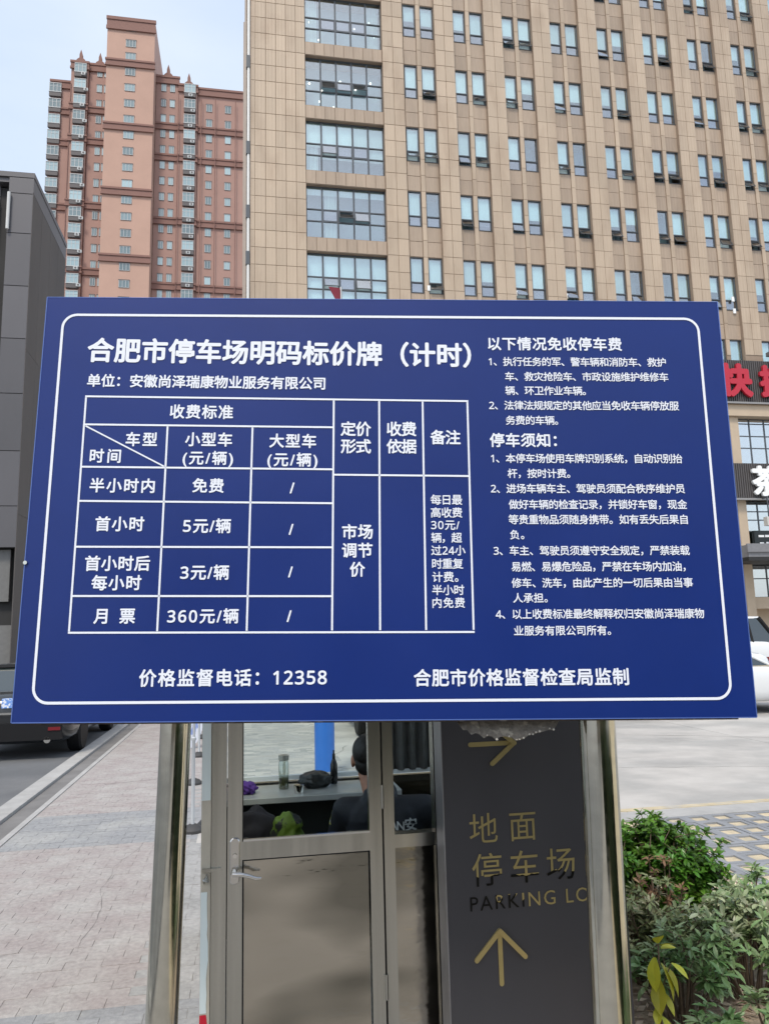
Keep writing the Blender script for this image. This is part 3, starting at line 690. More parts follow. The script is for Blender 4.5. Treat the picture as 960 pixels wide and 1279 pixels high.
fe.build('torn_edge', mat('foam_white', (0.55, 0.52, 0.45), rough=0.9), bd, loc=(0, VB, 0))
for u0, u1, r in ((-0.6445, -0.650, 0.0455), (0.645, 0.635, 0.055)):
    p = MB(); yb0 = -2.2
    s_ = (u1 - u0) / 0.82
    p.tube([(u0 + s_ * 0.0 - s_ * 0.6, 0.55, -0.088), (u0 + s_ * 2.25 * 0.36, yb0 + .0, -0.088)], r, 40)
    p.build('post', M['steel'], bd, smooth=False, loc=(0, VB, 0)); autosmooth(COL.objects[-1], 60)
for u in (-0.64, 0.64):
    for y in (-0.5, 0.0, 0.5): MB().box(u - .09, u + .09, y - .02, y + .02, -0.032, -0.0285).build('bracket', M['rust'], bd, loc=(0, VB, 0))
MB().lathe([(0.0, .004), (.006, .004), (.006, -.004), (0, -.004)], 10, (-1.098, -0.2, 0.003)).build('rivet', M['steel'], bd, loc=(0, VB, 0))

# printing: border, table rules
SL = -0.0095
def seg(b, x0, y0, x1, y1, w_):
    d = Vector((x1 - x0, y1 - y0, 0)).normalized(); n_ = Vector((-d.y, d.x, 0)) * w_ / 2
    p0, p1 = Vector((x0, y0, 0)), Vector((x1, y1, 0)); b.add([p0 - n_, p1 - n_, p1 + n_, p0 + n_], [(0, 1, 2, 3)])
bo = MB(); R_ = 0.045; x0, x1, y0, y1 = -1.0445, 1.029, -0.6145, 0.608; pts = []
for cx_, cy_, a0 in ((x1 - R_, y1 - R_, 0), (x0 + R_, y1 - R_, 90), (x0 + R_, y0 + R_, 180), (x1 - R_, y0 + R_, 270)):
    for k in range(9):
        t = radians(a0 + 90 * k / 8); pts.append((cx_, cy_, t))
vs = []
for cx_, cy_, t in pts:
    for rr in (R_ - 0.004, R_ + 0.004): vs.append((cx_ + rr * cos(t), cy_ + rr * sin(t), 0))
n = len(pts); bo.add(vs, [(2 * i, 2 * i + 1, (2 * i + 3) % (2 * n), (2 * i + 2) % (2 * n)) for i in range(n)])
bo.build('border_line', M['white'], bd, loc=(0, VB, 0.0018))
tl = MB(); w_ = 0.0058
HY = lambda x, y: y + SL * (x + 0.95)
def hline(xa, xb, y): seg(tl, xa, HY(xa, y), xb, HY(xb, y), w_)
XL, XA, XB, XC, XD, XE, XR = -0.953, -0.692, -0.4253, -0.1695, -0.0247, 0.1142, 0.258
YT, Y1, Y2, Y3, Y4, Y5, YB = 0.331, 0.2382, 0.1007, -0.008, -0.151, -0.301, -0.4105
hline(XL - w_ / 2, XR + w_ / 2, YT)
seg(tl, XL - w_ / 2, YB, XR + w_ / 2, YB - 0.003, w_)
for y in (Y1, Y2, Y3): hline(XL + w_ / 2, XC - w_ / 2, y)
for y in (Y4, Y5): seg(tl, XL + w_ / 2, y, XC - w_ / 2, y - 0.003, w_)
hline(XC + w_ / 2, XR - w_ / 2, 0.0835)
tl.build('table_line', M['white'], bd, loc=(0, VB, 0.0018))
tl = MB()
for x, t in ((XL, YT), (XA, Y1), (XB, Y1), (XC, YT), (XD, YT), (XE, YT), (XR, YT)): seg(tl, x, YB + .0035, x, HY(x, t) - 0.0035, w_)
seg(tl, XL + .005, Y1 - 0.005, XA - .005, HY(XA, Y2) + 0.004, 0.0045)
tl.build('table_rule', M['white'], bd, loc=(0, VB, 0.0018))
LINES = [
    ('合肥市停车场明码标价牌（计时）', -0.957, 0.272, 0.482, 0.0791, 2),
    ('单位：安徽尚泽瑞康物业服务有限公司', -0.952, -0.198, 0.381, 0.0415, 1),
    ('收费标准', -0.686, -0.489, 0.281, 0.0448, 1),
    ('车型', -0.819, -0.723, 0.19, 0.0441, 1),
    ('时间', -0.927, -0.833, 0.136, 0.0437, 1),
    ('小型车', -0.634, -0.489, 0.19, 0.0442, 1),
    ('(元/辆)', -0.639, -0.484, 0.13, 0.0437, 1),
    ('大型车', -0.37, -0.225, 0.186, 0.0443, 1),
    ('(元/辆)', -0.375, -0.22, 0.125, 0.0439, 1),
    ('定价', -0.146, -0.052, 0.226, 0.0459, 1),
    ('形式', -0.145, -0.052, 0.169, 0.0456, 1),
    ('收费', -0.0, 0.092, 0.226, 0.046, 1),
    ('依据', -0.001, 0.092, 0.169, 0.0457, 1),
    ('备注', 0.138, 0.232, 0.199, 0.0459, 1),
    ('半小时内', -0.921, -0.723, 0.041, 0.0443, 1),
    ('免费', -0.605, -0.51, 0.041, 0.0444, 1),
    ('/', -0.309, -0.285, 0.035, 0.0432, 1),
    ('首小时', -0.896, -0.749, -0.08, 0.0446, 1),
    ('5元/辆', -0.628, -0.484, -0.086, 0.0447, 1),
    ('/', -0.31, -0.286, -0.096, 0.0423, 1),
    ('首小时后', -0.919, -0.725, -0.202, 0.045, 1),
    ('每小时', -0.895, -0.748, -0.261, 0.0445, 1),
    ('3元/辆', -0.63, -0.485, -0.23, 0.0449, 1),
    ('/', -0.309, -0.286, -0.228, 0.0414, 1),
    ('月  票', -0.882, -0.761, -0.361, 0.0449, 1),
    ('360元/辆', -0.663, -0.452, -0.362, 0.0439, 1),
    ('/', -0.311, -0.287, -0.362, 0.0428, 1),
    ('市场', -0.14, -0.047, -0.105, 0.0448, 1),
    ('调节', -0.14, -0.048, -0.163, 0.0444, 1),
    ('价', -0.115, -0.072, -0.222, 0.044, 1),
    ('每日最', 0.135, 0.233, -0.004, 0.0318, 0),
    ('高收费', 0.135, 0.232, -0.045, 0.0316, 0),
    ('30元/', 0.135, 0.222, -0.084, 0.0313, 0),
    ('辆，超', 0.135, 0.229, -0.124, 0.0311, 0),
    ('过24小', 0.134, 0.239, -0.164, 0.0309, 0),
    ('时重复', 0.136, 0.231, -0.205, 0.0315, 0),
    ('计费。', 0.136, 0.215, -0.246, 0.0313, 0),
    ('半小时', 0.135, 0.232, -0.286, 0.0311, 0),
    ('内免费', 0.135, 0.233, -0.325, 0.0308, 0),
    ('价格监督电话：12358', -0.737, -0.185, -0.544, 0.0484, 1),
    ('合肥市价格监督检查局监制', 0.076, 0.721, -0.548, 0.0489, 1),
    ('以下情况免收停车费', 0.331, 0.769, 0.517, 0.0443, 1),
    ('1、执行任务的军、警车辆和消防车、救护', 0.331, 0.911, 0.455, 0.0302, 0),
    ('车、救灾抢险车、市政设施维护维修车', 0.383, 0.915, 0.404, 0.03, 0),
    ('辆、环卫作业车辆。', 0.382, 0.642, 0.356, 0.0302, 0),
    ('2、法律法规规定的其他应当免收车辆停放服', 0.328, 0.942, 0.306, 0.0303, 0),
    ('务费的车辆。', 0.38, 0.547, 0.256, 0.03, 0),
    ('停车须知：', 0.327, 0.539, 0.19, 0.0447, 1),
    ('1、本停车场使用车牌识别系统，自动识别抬', 0.328, 0.939, 0.13, 0.03, 0),
    ('杆，按时计费。', 0.379, 0.577, 0.081, 0.0297, 0),
    ('2、进场车辆车主、驾驶员须配合秩序维护员', 0.325, 0.939, 0.032, 0.03, 0),
    ('做好车辆的检查记录，并锁好车窗，现金', 0.379, 0.942, -0.019, 0.0298, 0),
    ('等贵重物品须随身携带。如有丢失后果自', 0.377, 0.94, -0.067, 0.0299, 0),
    ('负。', 0.38, 0.423, -0.115, 0.0295, 0),
    ('3、车主、驾驶员须遵守安全规定，严禁装载', 0.327, 0.938, -0.165, 0.0296, 0),
    ('易燃、易爆危险品，严禁在车场内加油，', 0.38, 0.921, -0.215, 0.0296, 0),
    ('修车、洗车，由此产生的一切后果由当事', 0.379, 0.94, -0.265, 0.0293, 0),
    ('人承担。', 0.382, 0.487, -0.311, 0.0291, 0),
    ('4、以上收费标准最终解释权归安徽尚泽瑞康物', 0.327, 0.967, -0.36, 0.0294, 0),
    ('业服务有限公司所有。', 0.381, 0.676, -0.41, 0.0291, 0),
]
for s, xl, xr, y, h, k in LINES:
    single_ = len(s) == 1
    s = ''.join(chr(0x1D7E2 + int(c_)) if c_.isdigit() else c_ for c_ in s)
    rot = (0, 0, (SL if (y > 0 and xl < 0.3) else (0 if xl > 0.3 or y < -.1 else SL / 2)))
    text_obj('lettering', s, None if single_ else xr - xl, h * (1.0 if k else 1.0), M['white'], bd, ((xl + xr) / 2, VB + y, 0.0018),
             bold={0: 0.016, 1: 0.024, 2: 0.030}[k], rot=rot)
bd.matrix_world = bm_

# ------------------------------------------------------------------ guard booth
bx = thing('guard_booth', 'stainless steel guard booth with glazed door and lever handle behind the blue board', 'booth', S(-0.16, 3.155, 0), A)
M['ss'] = mat('booth_steel', (0.47, 0.462, 0.42), rough=0.25, metal=1.0, var=0.15, vscale=2.6, stretch=(9, 1, 0.18))  # vertical streaks: brushed grain plus light-dark reflections painted into the colour
M['ssdoor'] = mat('door_steel', (0.49, 0.455, 0.39), rough=0.17, metal=1.0, var=0.08, vscale=1.6, rvar=0.06, bump=0.5, bscale=1.3, bdist=0.05, stretch=(0.7, 1, 2.0), detail=2, col2=(0.21, 0.20, 0.17), c2scale=1.5, c2lo=.48, c2hi=.62)  # dark noise bands put shadow and reflections into the steel colour
M['booth_glass'] = glass('booth_glass', (0.94, 0.965, 0.955), refl=0.0)
M['rubber'] = mat('black_rubber', (0.010, 0.010, 0.011), rough=0.6, spec=0.25)
M['inner'] = mat('inner_panel', (0.34, 0.34, 0.33), rough=0.6, var=.05)
BW, BDp, BH = 1.5, 1.95, 2.36
MB().box(0, BW, 0, BDp, 0.02, 0.10).build('floor', M['inner'], bx)
MB().box(-0.06, BW + 0.06, -0.06, BDp + 0.06, BH, BH + 0.12).build('roof', mat('booth_roof', (0.6, 0.6, 0.6), rough=0.5), bx)
fr_ = MB(); 
fr_.box(0.038, 0.094, 0.0, 0.06, 0.1, BH)                       # hinge-side jamb
fr_.box(0.705, 0.748, 0.0, 0.06, 0.1, BH).box(0.914, 0.960, 0.0, 0.06, 0.1, BH).box(BW - 0.05, BW, 0.0, 0.06, 0.1, BH)
fr_.box(0.094, 0.705, 0.0, 0.06, 2.05, BH).box(0.748, 0.914, 0.0, 0.06, 2.05, BH).box(0.96, BW - .05, 0, .06, 2.05, BH)
fr_.box(0.748, 0.914, 0.003, 0.06, 0.905, 0.955).box(0.748, 0.914, 0.003, 0.06, 0.1, 0.2)
for x in (0.0, BW - 0.05):
    fr_.box(x, x + 0.05, 0.061, 0.11, 0.1, BH) if x else None
    fr_.box(x, x + 0.05, BDp - 0.05, BDp, 0.1, BH)
    fr_.box(x, x + 0.05, 0.11 if x else .05, BDp - 0.05, 0.90, 0.95).box(x, x + 0.05, 0.11 if x else .05, BDp - 0.05, 2.0, 2.05)
fr_.box(0.05, BW - 0.05, BDp - 0.05, BDp, 0.8, 0.84).box(0.05, BW - 0.05, BDp - 0.05, BDp, 2.0, 2.05).box(0.98, 1.02, BDp - 0.05, BDp, 0.84, 2.0)
fr_.build('frame', M['ss'], bx)
wl = MB(); wl.box(0.748, 0.914, 0.02, 0.05, 0.2, 0.905).box(0.96, BW - .05, 0.02, 0.05, 0.1, 0.9).box(0.01, 0.03, 0.05, BDp - .05, 0.1, 0.9).box(BW - 0.03, BW - 0.01, 0.11, BDp - .05, 0.1, 0.9).box(0.05, BW - 0.05, BDp - 0.03, BDp - 0.01, 0.1, 0.8)
wl.build('wall_panel', M['ssdoor'], bx)
MB().box(0.05, BW - .05, BDp - 0.1, BDp - 0.055, 0.86, 0.885).build('window_sill', mat('sill_white', (0.75, 0.77, 0.78), rough=0.4), bx)
for (a_, b_) in ((0.05, 0.98), (1.02, BW - 0.05)): MB().box(a_, b_, BDp - 0.03, BDp - 0.024, 0.84, 2.0).build('window_pane', M['booth_glass'], bx)
MB().box(0.748, 0.914, 0.028, 0.034, 0.955, 2.05).build('window_pane', M['booth_glass'], bx)
MB().box(0.96, BW - .05, 0.028, 0.034, 0.9, 2.05).build('window_pane', M['booth_glass'], bx)
MB().box(0.02, 0.026, 0.06, BDp - .05, 0.95, 2.0).build('window_pane', M['booth_glass'], bx)
MB().box(BW - .026, BW - .02, 0.12, BDp - .05, 0.95, 2.0).build('window_pane', M['booth_glass'], bx)
# white and red reflective tape on the corner, peeling
cpn = MB().box(0.0, 0.036, 0.0, 0.05, 0.1, BH).build('corner_post', mat('corner_cream', (0.50, 0.46, 0.37), rough=0.6, var=.1, vscale=8), bx)
tp = MB(); random.seed(4)
segs = [(1.13, BH - .01, 0), (0.38, 0.80, 0), (0.12, 0.375, 1)]
for z0, z1, mi in segs:
    n = 14; L_ = []; 
    for k in range(n + 1):
        z = z0 + (z1 - z0) * k / n; xr = (0.034 if z > 1.1 else 0.027) + (0 if z > 1.1 else random.uniform(-.004, .004)); L_.append((xr, z))
    vs = [(0.001, -0.0015, z) for _, z in L_] + [(x, -0.0015, z) for x, z in L_]
    tp.add(vs, [(k, k + n + 1, k + n + 2, k + 1) for k in range(n)], mi)
tp.build('reflective_tape', [mat('tape_white', (0.68, 0.76, 0.74), rough=0.4), mat('tape_red', (0.55, 0.01, 0.03), rough=0.4)], cpn)
MB().box(0.005, 0.075, -0.012, -0.001, 0.872, 0.884).tube([(0.012, -0.004, 0.83), (0.02, -0.02, 0.845), (0.024, -0.006, 0.865)], [0.003, 0.014, 0.005], 7).build('latch_plate', M['ss'], cpn)
# the door
dr = MB(); x0, x1 = 0.098, 0.697
dr.box(x0, x0 + 0.056, -0.004, 0.035, 0.13, 2.03).box(x1 - 0.05, x1, -0.004, 0.035, 0.13, 2.03)
dr.box(x0 + 0.056, x1 - 0.05, -0.004, 0.035, 0.905, 0.972).box(x0 + 0.056, x1 - 0.05, -0.004, 0.035, 1.96, 2.03).box(x0 + 0.056, x1 - 0.05, -0.004, 0.035, 0.13, 0.2)
door = dr.build('door', M['ss'], bx)
dp_ = MB().box(x0 + 0.062, x1 - 0.056, 0.008, 0.03, 0.2, 0.899).build('door_panel', M['ssdoor'], door)
MB().box(x0 + 0.056, x0 + 0.061, 0.0, 0.03, 0.2, 0.905).box(x0 + .056, x1 - .05, 0.0, .03, 0.8995, 0.9045).box(x0 + 0.056, x0 + 0.060, 0.0, 0.03, 0.972, 1.96).box(0.6985, 0.7035, 0.01, 0.05, 0.1, 2.04).build('door_seal', M['rubber'], door)
MB().box(x0 + 0.06, x1 - 0.05, 0.01, 0.015, 0.98, 1.96).build('door_pane', M['booth_glass'], door)
MB().box(x0 + 0.06, x1 - 0.05, -0.008, 0.006, 0.972, 0.979).build('glazing_bead', mat('bead_bright', (0.7, 0.7, 0.68), rough=.25, metal=1), door)
hx, hz = 0.126, 0.905
chrome = mat('chrome', (0.72, 0.70, 0.66), rough=0.12, metal=1.0)
hp = MB(); ring = []
for yy, ins in ((-0.004, 0), (-0.010, 0.0), (-0.013, 0.004)):
    r_ = []
    for k in range(20):
        t = 2 * pi * k / 20; r_.append((hx + (0.0195 - ins) * cos(t), yy, hz + (0.0655 if sin(t) > -1e-6 else -0.0655) + (0.0195 - ins) * sin(t)))
    ring.append(r_)
hp.loft(ring); hpl = hp.build('handle_plate', mat('plate_steel', (0.62, 0.6, 0.56), rough=0.22, metal=1), door)
hl = MB(); hl.lathe([(0.013, -0.013), (0.013, -0.03), (0.010, -0.05), (0.0, -0.05)], 16, (hx - 0.002, 0, 0.865), 0, 'Y')
hl.tube([(hx - 0.008, -0.05, 0.868), (hx + 0.02, -0.053, 0.868), (hx + 0.05, -0.052, 0.860), (hx + 0.078, -0.048, 0.848), (hx + 0.098, -0.046, 0.847)], [0.009, 0.0085, 0.008, 0.0075, 0.005], 12)
autosmooth(hl.build('handle_lever', chrome, door), 50)
autosmooth(MB().lathe([(0.008, -0.013), (0.008, -0.02), (0, -0.02)], 12, (hx, 0, 0.925), 0, 'Y').box(hx - .0015, hx + .0015, -.0215, -.0201, .919, .931).build('key_cylinder', chrome, door), 50)
for z in (1.06, 0.36): autosmooth(MB().tube([(0.701, -0.007, z), (0.701, -0.007, z + 0.09)], 0.006, 10).box(0.69, 0.7, -.0065, -.004, z, z + .09).build('hinge', M['ss'], door), 50)
# desk inside
dk = thing('desk', 'grey counter inside the booth under the rear window', 'desk', S(-0.11, 4.62, 0.1), A)
M['desktop'] = mat('desk_top', (0.42, 0.43, 0.42), rough=0.18, spec=0.6, var=0.06)
MB().bbox(0, 1.02, 0, 0.385, 0.70, 0.735, 0.004).build('desk_top', M['desktop'], dk)
MB().box(0, 1.02, 0.30, 0.33, 0.0, 0.699).box(0.0, 0.02, 0.02, 0.30, 0, 0.699).box(1.0, 1.02, 0.02, 0.30, 0, 0.699).box(0.02, 1.0, 0.02, 0.3, 0.25, 0.27).build('desk_carcass', mat('desk_dark', (0.05, 0.055, 0.05), rough=0.5), dk)

def sthing(o, label, cat, group=None): o.rotation_euler = (0, 0, A); return tag(o, label, cat, group)
ZT = 0.8355
jar = thing('glass_jar', 'tall clear glass tea jar with pale lid on the booth desk beside the black bag', 'jar', S(0.235, 4.86, ZT), A)
autosmooth(MB().lathe([(0.0, 0.002), (0.031, 0.002), (0.031, 0.15), (0.024, 0.165), (0.0, 0.165)], 20).build('jar_body', glass('jar_glass', (0.72, 0.78, 0.74), refl=0.18), jar), 40)
autosmooth(MB().lathe([(0.0, 0.006), (0.028, 0.006), (0.028, 0.06), (0.0, 0.06)], 16).build('tea', mat('tea_leaves', (0.12, 0.11, 0.05), rough=.5, var=.5, vscale=80), jar), 40)
autosmooth(MB().lathe([(0.0, 0.166), (0.032, 0.166), (0.032, 0.195), (0.0, 0.195)], 20).build('lid', mat('jar_lid', (0.5, 0.5, 0.46), rough=.3, metal=.5), jar), 40)
btl = thing('spray_bottle', 'slim black bottle with narrow neck standing on the booth desk', 'bottle', S(0.545, 4.92, ZT), A)
autosmooth(MB().lathe([(0.0, 0.002), (0.021, 0.002), (0.023, 0.02), (0.022, 0.115), (0.014, 0.14), (0.009, 0.15), (0.0, 0.15)], 18).build('bottle_body', mat('bottle_black', (0.012, 0.012, 0.013), rough=.25), btl), 40)
autosmooth(MB().lathe([(0.0, 0.15), (0.010, 0.15), (0.009, 0.178), (0.005, 0.182), (0.005, 0.20), (0.0, 0.20)], 14).build('cap', mat('cap_black', (0.02, 0.02, 0.02), rough=.4), btl), 40)
tin = thing('metal_tin', 'small round silver tin in front of the black bag on the booth desk', 'tin', S(0.315, 4.70, ZT), A)
autosmooth(MB().lathe([(0.0, 0.001), (0.028, 0.001), (0.028, 0.036), (0.0, 0.036)], 20).build('tin_body', chrome, tin), 40)
autosmooth(MB().lathe([(0.0, 0.0365), (0.030, 0.0365), (0.030, 0.046), (0.0, 0.048)], 20).build('tin_lid', M['steel'], tin), 40)
def lump(name, c, sx, sy, sz, m, seed, amp=0.25, fold=6.0, flat=True, sub=4):
    bmx = bmesh.new(); bmesh.ops.create_icosphere(bmx, subdivisions=sub, radius=1)
    for v_ in bmx.verts:
        n_ = noise.noise(v_.co * fold * .35 + Vector((seed, 0, 0))) * amp + abs(noise.noise(v_.co * fold + Vector((0, seed, 0)))) * amp * .5
        v_.co *= (1 + n_)
        v_.co = Vector((v_.co.x * sx, v_.co.y * sy, max(-0.9, v_.co.z) * sz if flat else v_.co.z * sz))
    for f in bmx.faces: f.smooth = True
    me = bpy.data.meshes.new(name); bmx.to_mesh(me); bmx.free(); me.materials.append(m)
    mz = min(v_.co.z for v_ in me.vertices)
    for v_ in me.vertices: v_.co.z -= mz
    return link(name, me, None, c)
sthing(lump('black_bag', S(0.42, 4.85, ZT), 0.098, 0.08, 0.048, mat('bag_black', (0.012, 0.014, 0.014), rough=.35), 3), 'crumpled black bag lying on the booth desk beside the glass jar', 'bag')
sthing(lump('purple_cloth', S(0.015, 4.78, ZT), 0.055, 0.05, 0.034, mat('cloth_purple', (0.10, 0.035, 0.25), rough=.8), 8, .5, 9), 'crumpled purple cloth at the left end of the booth desk', 'cloth')
sthing(lump('green_bag', S(0.235, 4.50, 0.575), 0.085, 0.06, 0.10, mat('bag_green', (0.10, 0.17, 0.012), rough=.6, col2=(0.01, 0.012, 0.01), c2scale=14, c2lo=.5, c2hi=.54), 5, .3, 7), 'yellow-green and black bag hanging below the front of the booth desk', 'bag')
sthing(lump('dark_jacket', S(0.06, 4.55, 0.55), 0.12, 0.06, 0.13, mat('jacket_dark', (0.015, 0.014, 0.022), rough=.8), 15, .3, 5), 'dark folded jacket hanging under the booth desk left of the green bag', 'jacket')
cu = MB(); 
ringA = []
for z in (0.12, 0.95):
    ringA.append([(x * 0.02, 0.02 * sin(x * 1.7), z) for x in range(0, 19)])
cu.loft([[(0.02 * i, 0.022 * sin(i * 1.7), z) for i in range(19)] + [(0.02 * i, 0.022 * sin(i * 1.7) + 0.006, z) for i in range(18, -1, -1)] for z in (0.0, 0.6, 1.15)])
cuo = cu.build('curtain', mat('curtain_dark', (0.07, 0.068, 0.065), rough=.8, var=.3, vscale=10), None, loc=S(0.93, 5.0, 0.88)); sthing(cuo, 'dark grey curtain drawn across the right corner of the booth rear window', 'curtain')
cg = MB(); cg.box(-0.2, 0.2, -0.19, 0.19, 0.40, 0.44).box(-0.19, 0.19, 0.2, 0.235, 0.5, 0.86)
stool = thing('chair', 'black office chair under the seated guard inside the booth', 'chair', S(0.66, 4.17, 0.1), A)
MB().bbox(-0.2, 0.2, -0.19, 0.19, 0.36, 0.41, 0.01).build('seat', M['rubber'], stool)
for sx in (-1, 1):
    for sy in (-1, 1): MB().box(sx * .17 - .012, sx * .17 + .012, sy * .16 - .012, sy * .16 + .012, 0, 0.36).build('leg', M['steel'], stool)

# ------------------------------------------------------------------ charcoal direction totem
to = thing('direction_totem', 'tall charcoal direction totem with gold arrows and lettering beside the guard booth', 'sign', S(0.735, 2.93, 0), A)
M['char'] = mat('totem_charcoal', (0.042, 0.041, 0.046), rough=0.42, var=0.06, vscale=2, rvar=.05, bump=0.05, bscale=4)
MB().box(0.0, 0.706, 0.0, 0.11, 0.03, 2.3).build('sign_body', M['char'], to)
MB().box(-0.003, 0.0, 0.0, 0.112, 0.03, 2.3).box(-0.003, 0.0, -0.003, 0.0, 0.03, 2.3).build('edge_strip', mat('edge_alu', (0.34, 0.34, 0.36), rough=0.35, metal=0.8, var=.25, vscale=9, stretch=(3, 1, .4)), to)
MB().box(-0.03, 0.736, -0.03, 0.14, 0.0, 0.03).build('base_plate', M['char'], to)
def goldmat(name, axis, thr, sgn):  # black areas paint the dark surroundings mirrored in the gold
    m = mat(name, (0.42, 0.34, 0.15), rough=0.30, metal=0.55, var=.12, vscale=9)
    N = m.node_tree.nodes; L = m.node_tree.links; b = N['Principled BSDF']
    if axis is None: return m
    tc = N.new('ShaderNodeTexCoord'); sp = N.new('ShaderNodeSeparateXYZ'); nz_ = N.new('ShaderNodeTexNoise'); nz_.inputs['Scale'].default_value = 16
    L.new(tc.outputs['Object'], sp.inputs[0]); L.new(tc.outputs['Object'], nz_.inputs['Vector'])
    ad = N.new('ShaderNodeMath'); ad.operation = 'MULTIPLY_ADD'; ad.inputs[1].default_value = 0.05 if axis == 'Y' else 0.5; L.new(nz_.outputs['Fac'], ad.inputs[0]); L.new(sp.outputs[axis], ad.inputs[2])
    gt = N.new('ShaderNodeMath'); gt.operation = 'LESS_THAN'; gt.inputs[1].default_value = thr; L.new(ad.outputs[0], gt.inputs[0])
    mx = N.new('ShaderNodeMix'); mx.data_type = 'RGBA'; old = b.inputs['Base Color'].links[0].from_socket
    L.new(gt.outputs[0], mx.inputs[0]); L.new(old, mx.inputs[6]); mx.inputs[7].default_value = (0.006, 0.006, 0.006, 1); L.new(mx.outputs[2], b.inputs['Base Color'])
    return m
gold = goldmat('gold_film', None, 0, 1)
RX = (pi / 2, 0, 0)
text_obj('lettering', '地面', 0.262, 0.108, gold, to, (0.226, -0.0025, 1.013), bold=-0.006, rot=RX)
text_obj('lettering', '停车场', 0.405, 0.115, goldmat('gold_mirrored_dark', 'Y', 0.0005, 1), to, (0.302, -0.0025, 0.866), bold=-0.006, rot=RX)  # black part paints the mirrored dark surroundings
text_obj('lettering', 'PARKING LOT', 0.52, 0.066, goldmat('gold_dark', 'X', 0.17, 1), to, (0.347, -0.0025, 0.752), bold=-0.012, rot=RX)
def arrow(pts, nm='arrow'):
    b = MB(); r = 0.0085
    for p, q in pts:
        d = (Vector(q) - Vector(p)).normalized(); n_ = Vector((-d.y, d.x)); L_ = []
        for k in range(7):
            t = pi * k / 6; L_.append(Vector(q) + r * (cos(t) * n_ * -1 + sin(t) * d))
        for k in range(7):
            t = pi * k / 6; L_.append(Vector(p) + r * (cos(t) * n_ - sin(t) * d))
        b.prism([(a_.x, a_.y) for a_ in L_], -0.003 - 0.0003 * len(b.f), 0.0)
    return b.build(nm, gold, to)
arrow([((0.195, 0.468), (0.195, 0.648)), ((0.103, 0.556), (0.195, 0.650)), ((0.195, 0.650), (0.287, 0.556))])
arrow([((0.112, 1.318), (0.285, 1.318)), ((0.195, 1.245), (0.285, 1.318)), ((0.285, 1.318), (0.195, 1.39))])
text_obj('lettering', '出口', 0.0, 0.1, gold, to, (0.2, -0.0025, 1.55), rot=RX) if False else None

# ------------------------------------------------------------------ seated guard, seen from behind through the door glass
def remeshed(name, prims, vox, m, parent, smooth=4, grow=0.0):
    bmx = bmesh.new()
    def sph(c, r, sc=(1, 1, 1)):
        r_ = bmesh.ops.create_icosphere(bmx, subdivisions=3, radius=1)
        for v_ in r_['verts']: v_.co = Vector((v_.co.x * (r * sc[0] + grow), v_.co.y * (r * sc[1] + grow), v_.co.z * (r * sc[2] + grow))) + Vector(c)
    def cap(p, q, r0, r1):
        p, q = Vector(p), Vector(q); n = max(2, int((q - p).length / (min(r0, r1) * 0.45)))
        for k in range(n + 1):
            t = k / n; rr = r0 + (r1 - r0) * t + grow
            r_ = bmesh.ops.create_icosphere(bmx, subdivisions=2, radius=rr); bmesh.ops.translate(bmx, verts=r_['verts'], vec=p.lerp(q, t))
    for p in prims:
        if p[0] == 's': sph(*p[1:])
        else: cap(*p[1:])
    me = bpy.data.meshes.new(name); bmx.to_mesh(me); bmx.free(); me.materials.append(m)
    o = link(name, me, parent)
    rm = o.modifiers.new('r', 'REMESH'); rm.mode = 'VOXEL'; rm.voxel_size = vox
    sm_ = o.modifiers.new('s', 'SMOOTH'); sm_.factor = 0.5; sm_.iterations = smooth
    baked(o)
    for p in o.data.polygons: p.use_smooth = True
    o.data.materials.clear(); o.data.materials.append(m)
    return o
man = thing('person', 'seated guard in black jacket with short black hair seen from behind through the booth glass', 'person', S(0.725, 4.16, 0.1), A - radians(14))
skin = mat('skin', (0.42, 0.20, 0.13), rough=0.55, var=.05, vscale=20)
blackcloth = mat('jacket_black', (0.016, 0.018, 0.026), rough=0.7, bump=0.5, bscale=9, bdist=0.02)
HC = Vector((-0.085, 0.04, 0.985))
def hand(w_, d, side):
    w_ = Vector(w_); d = Vector(d).normalized(); s_ = d.cross(Vector((0, 0, 1))).normalized() * side; out_ = []
    palm = w_ + d * 0.05
    out_.append(('s', palm, 0.04, (1.0, 1.0, 0.42)))
    for k, (o_, l) in enumerate(((-0.030, .062), (-0.010, .072), (0.010, .068), (0.029, .052))):
        a_ = palm + s_ * o_ + d * 0.03; b_ = a_ + d * l * .55 + Vector((0, 0, -.004)); c_ = b_ + d * l * .4 + Vector((0, 0, -0.018))
        out_ += [('c', a_, b_, .0095, .0088), ('c', b_, c_, .0088, .0075)]
    th_ = w_ + d * .025 - s_ * .032
    out_ += [('c', th_, th_ + d * .032 - s_ * .022, .012, .0105), ('c', th_ + d * .032 - s_ * .022, th_ + d * .058 - s_ * .026, .0105, .009)]
    return out_
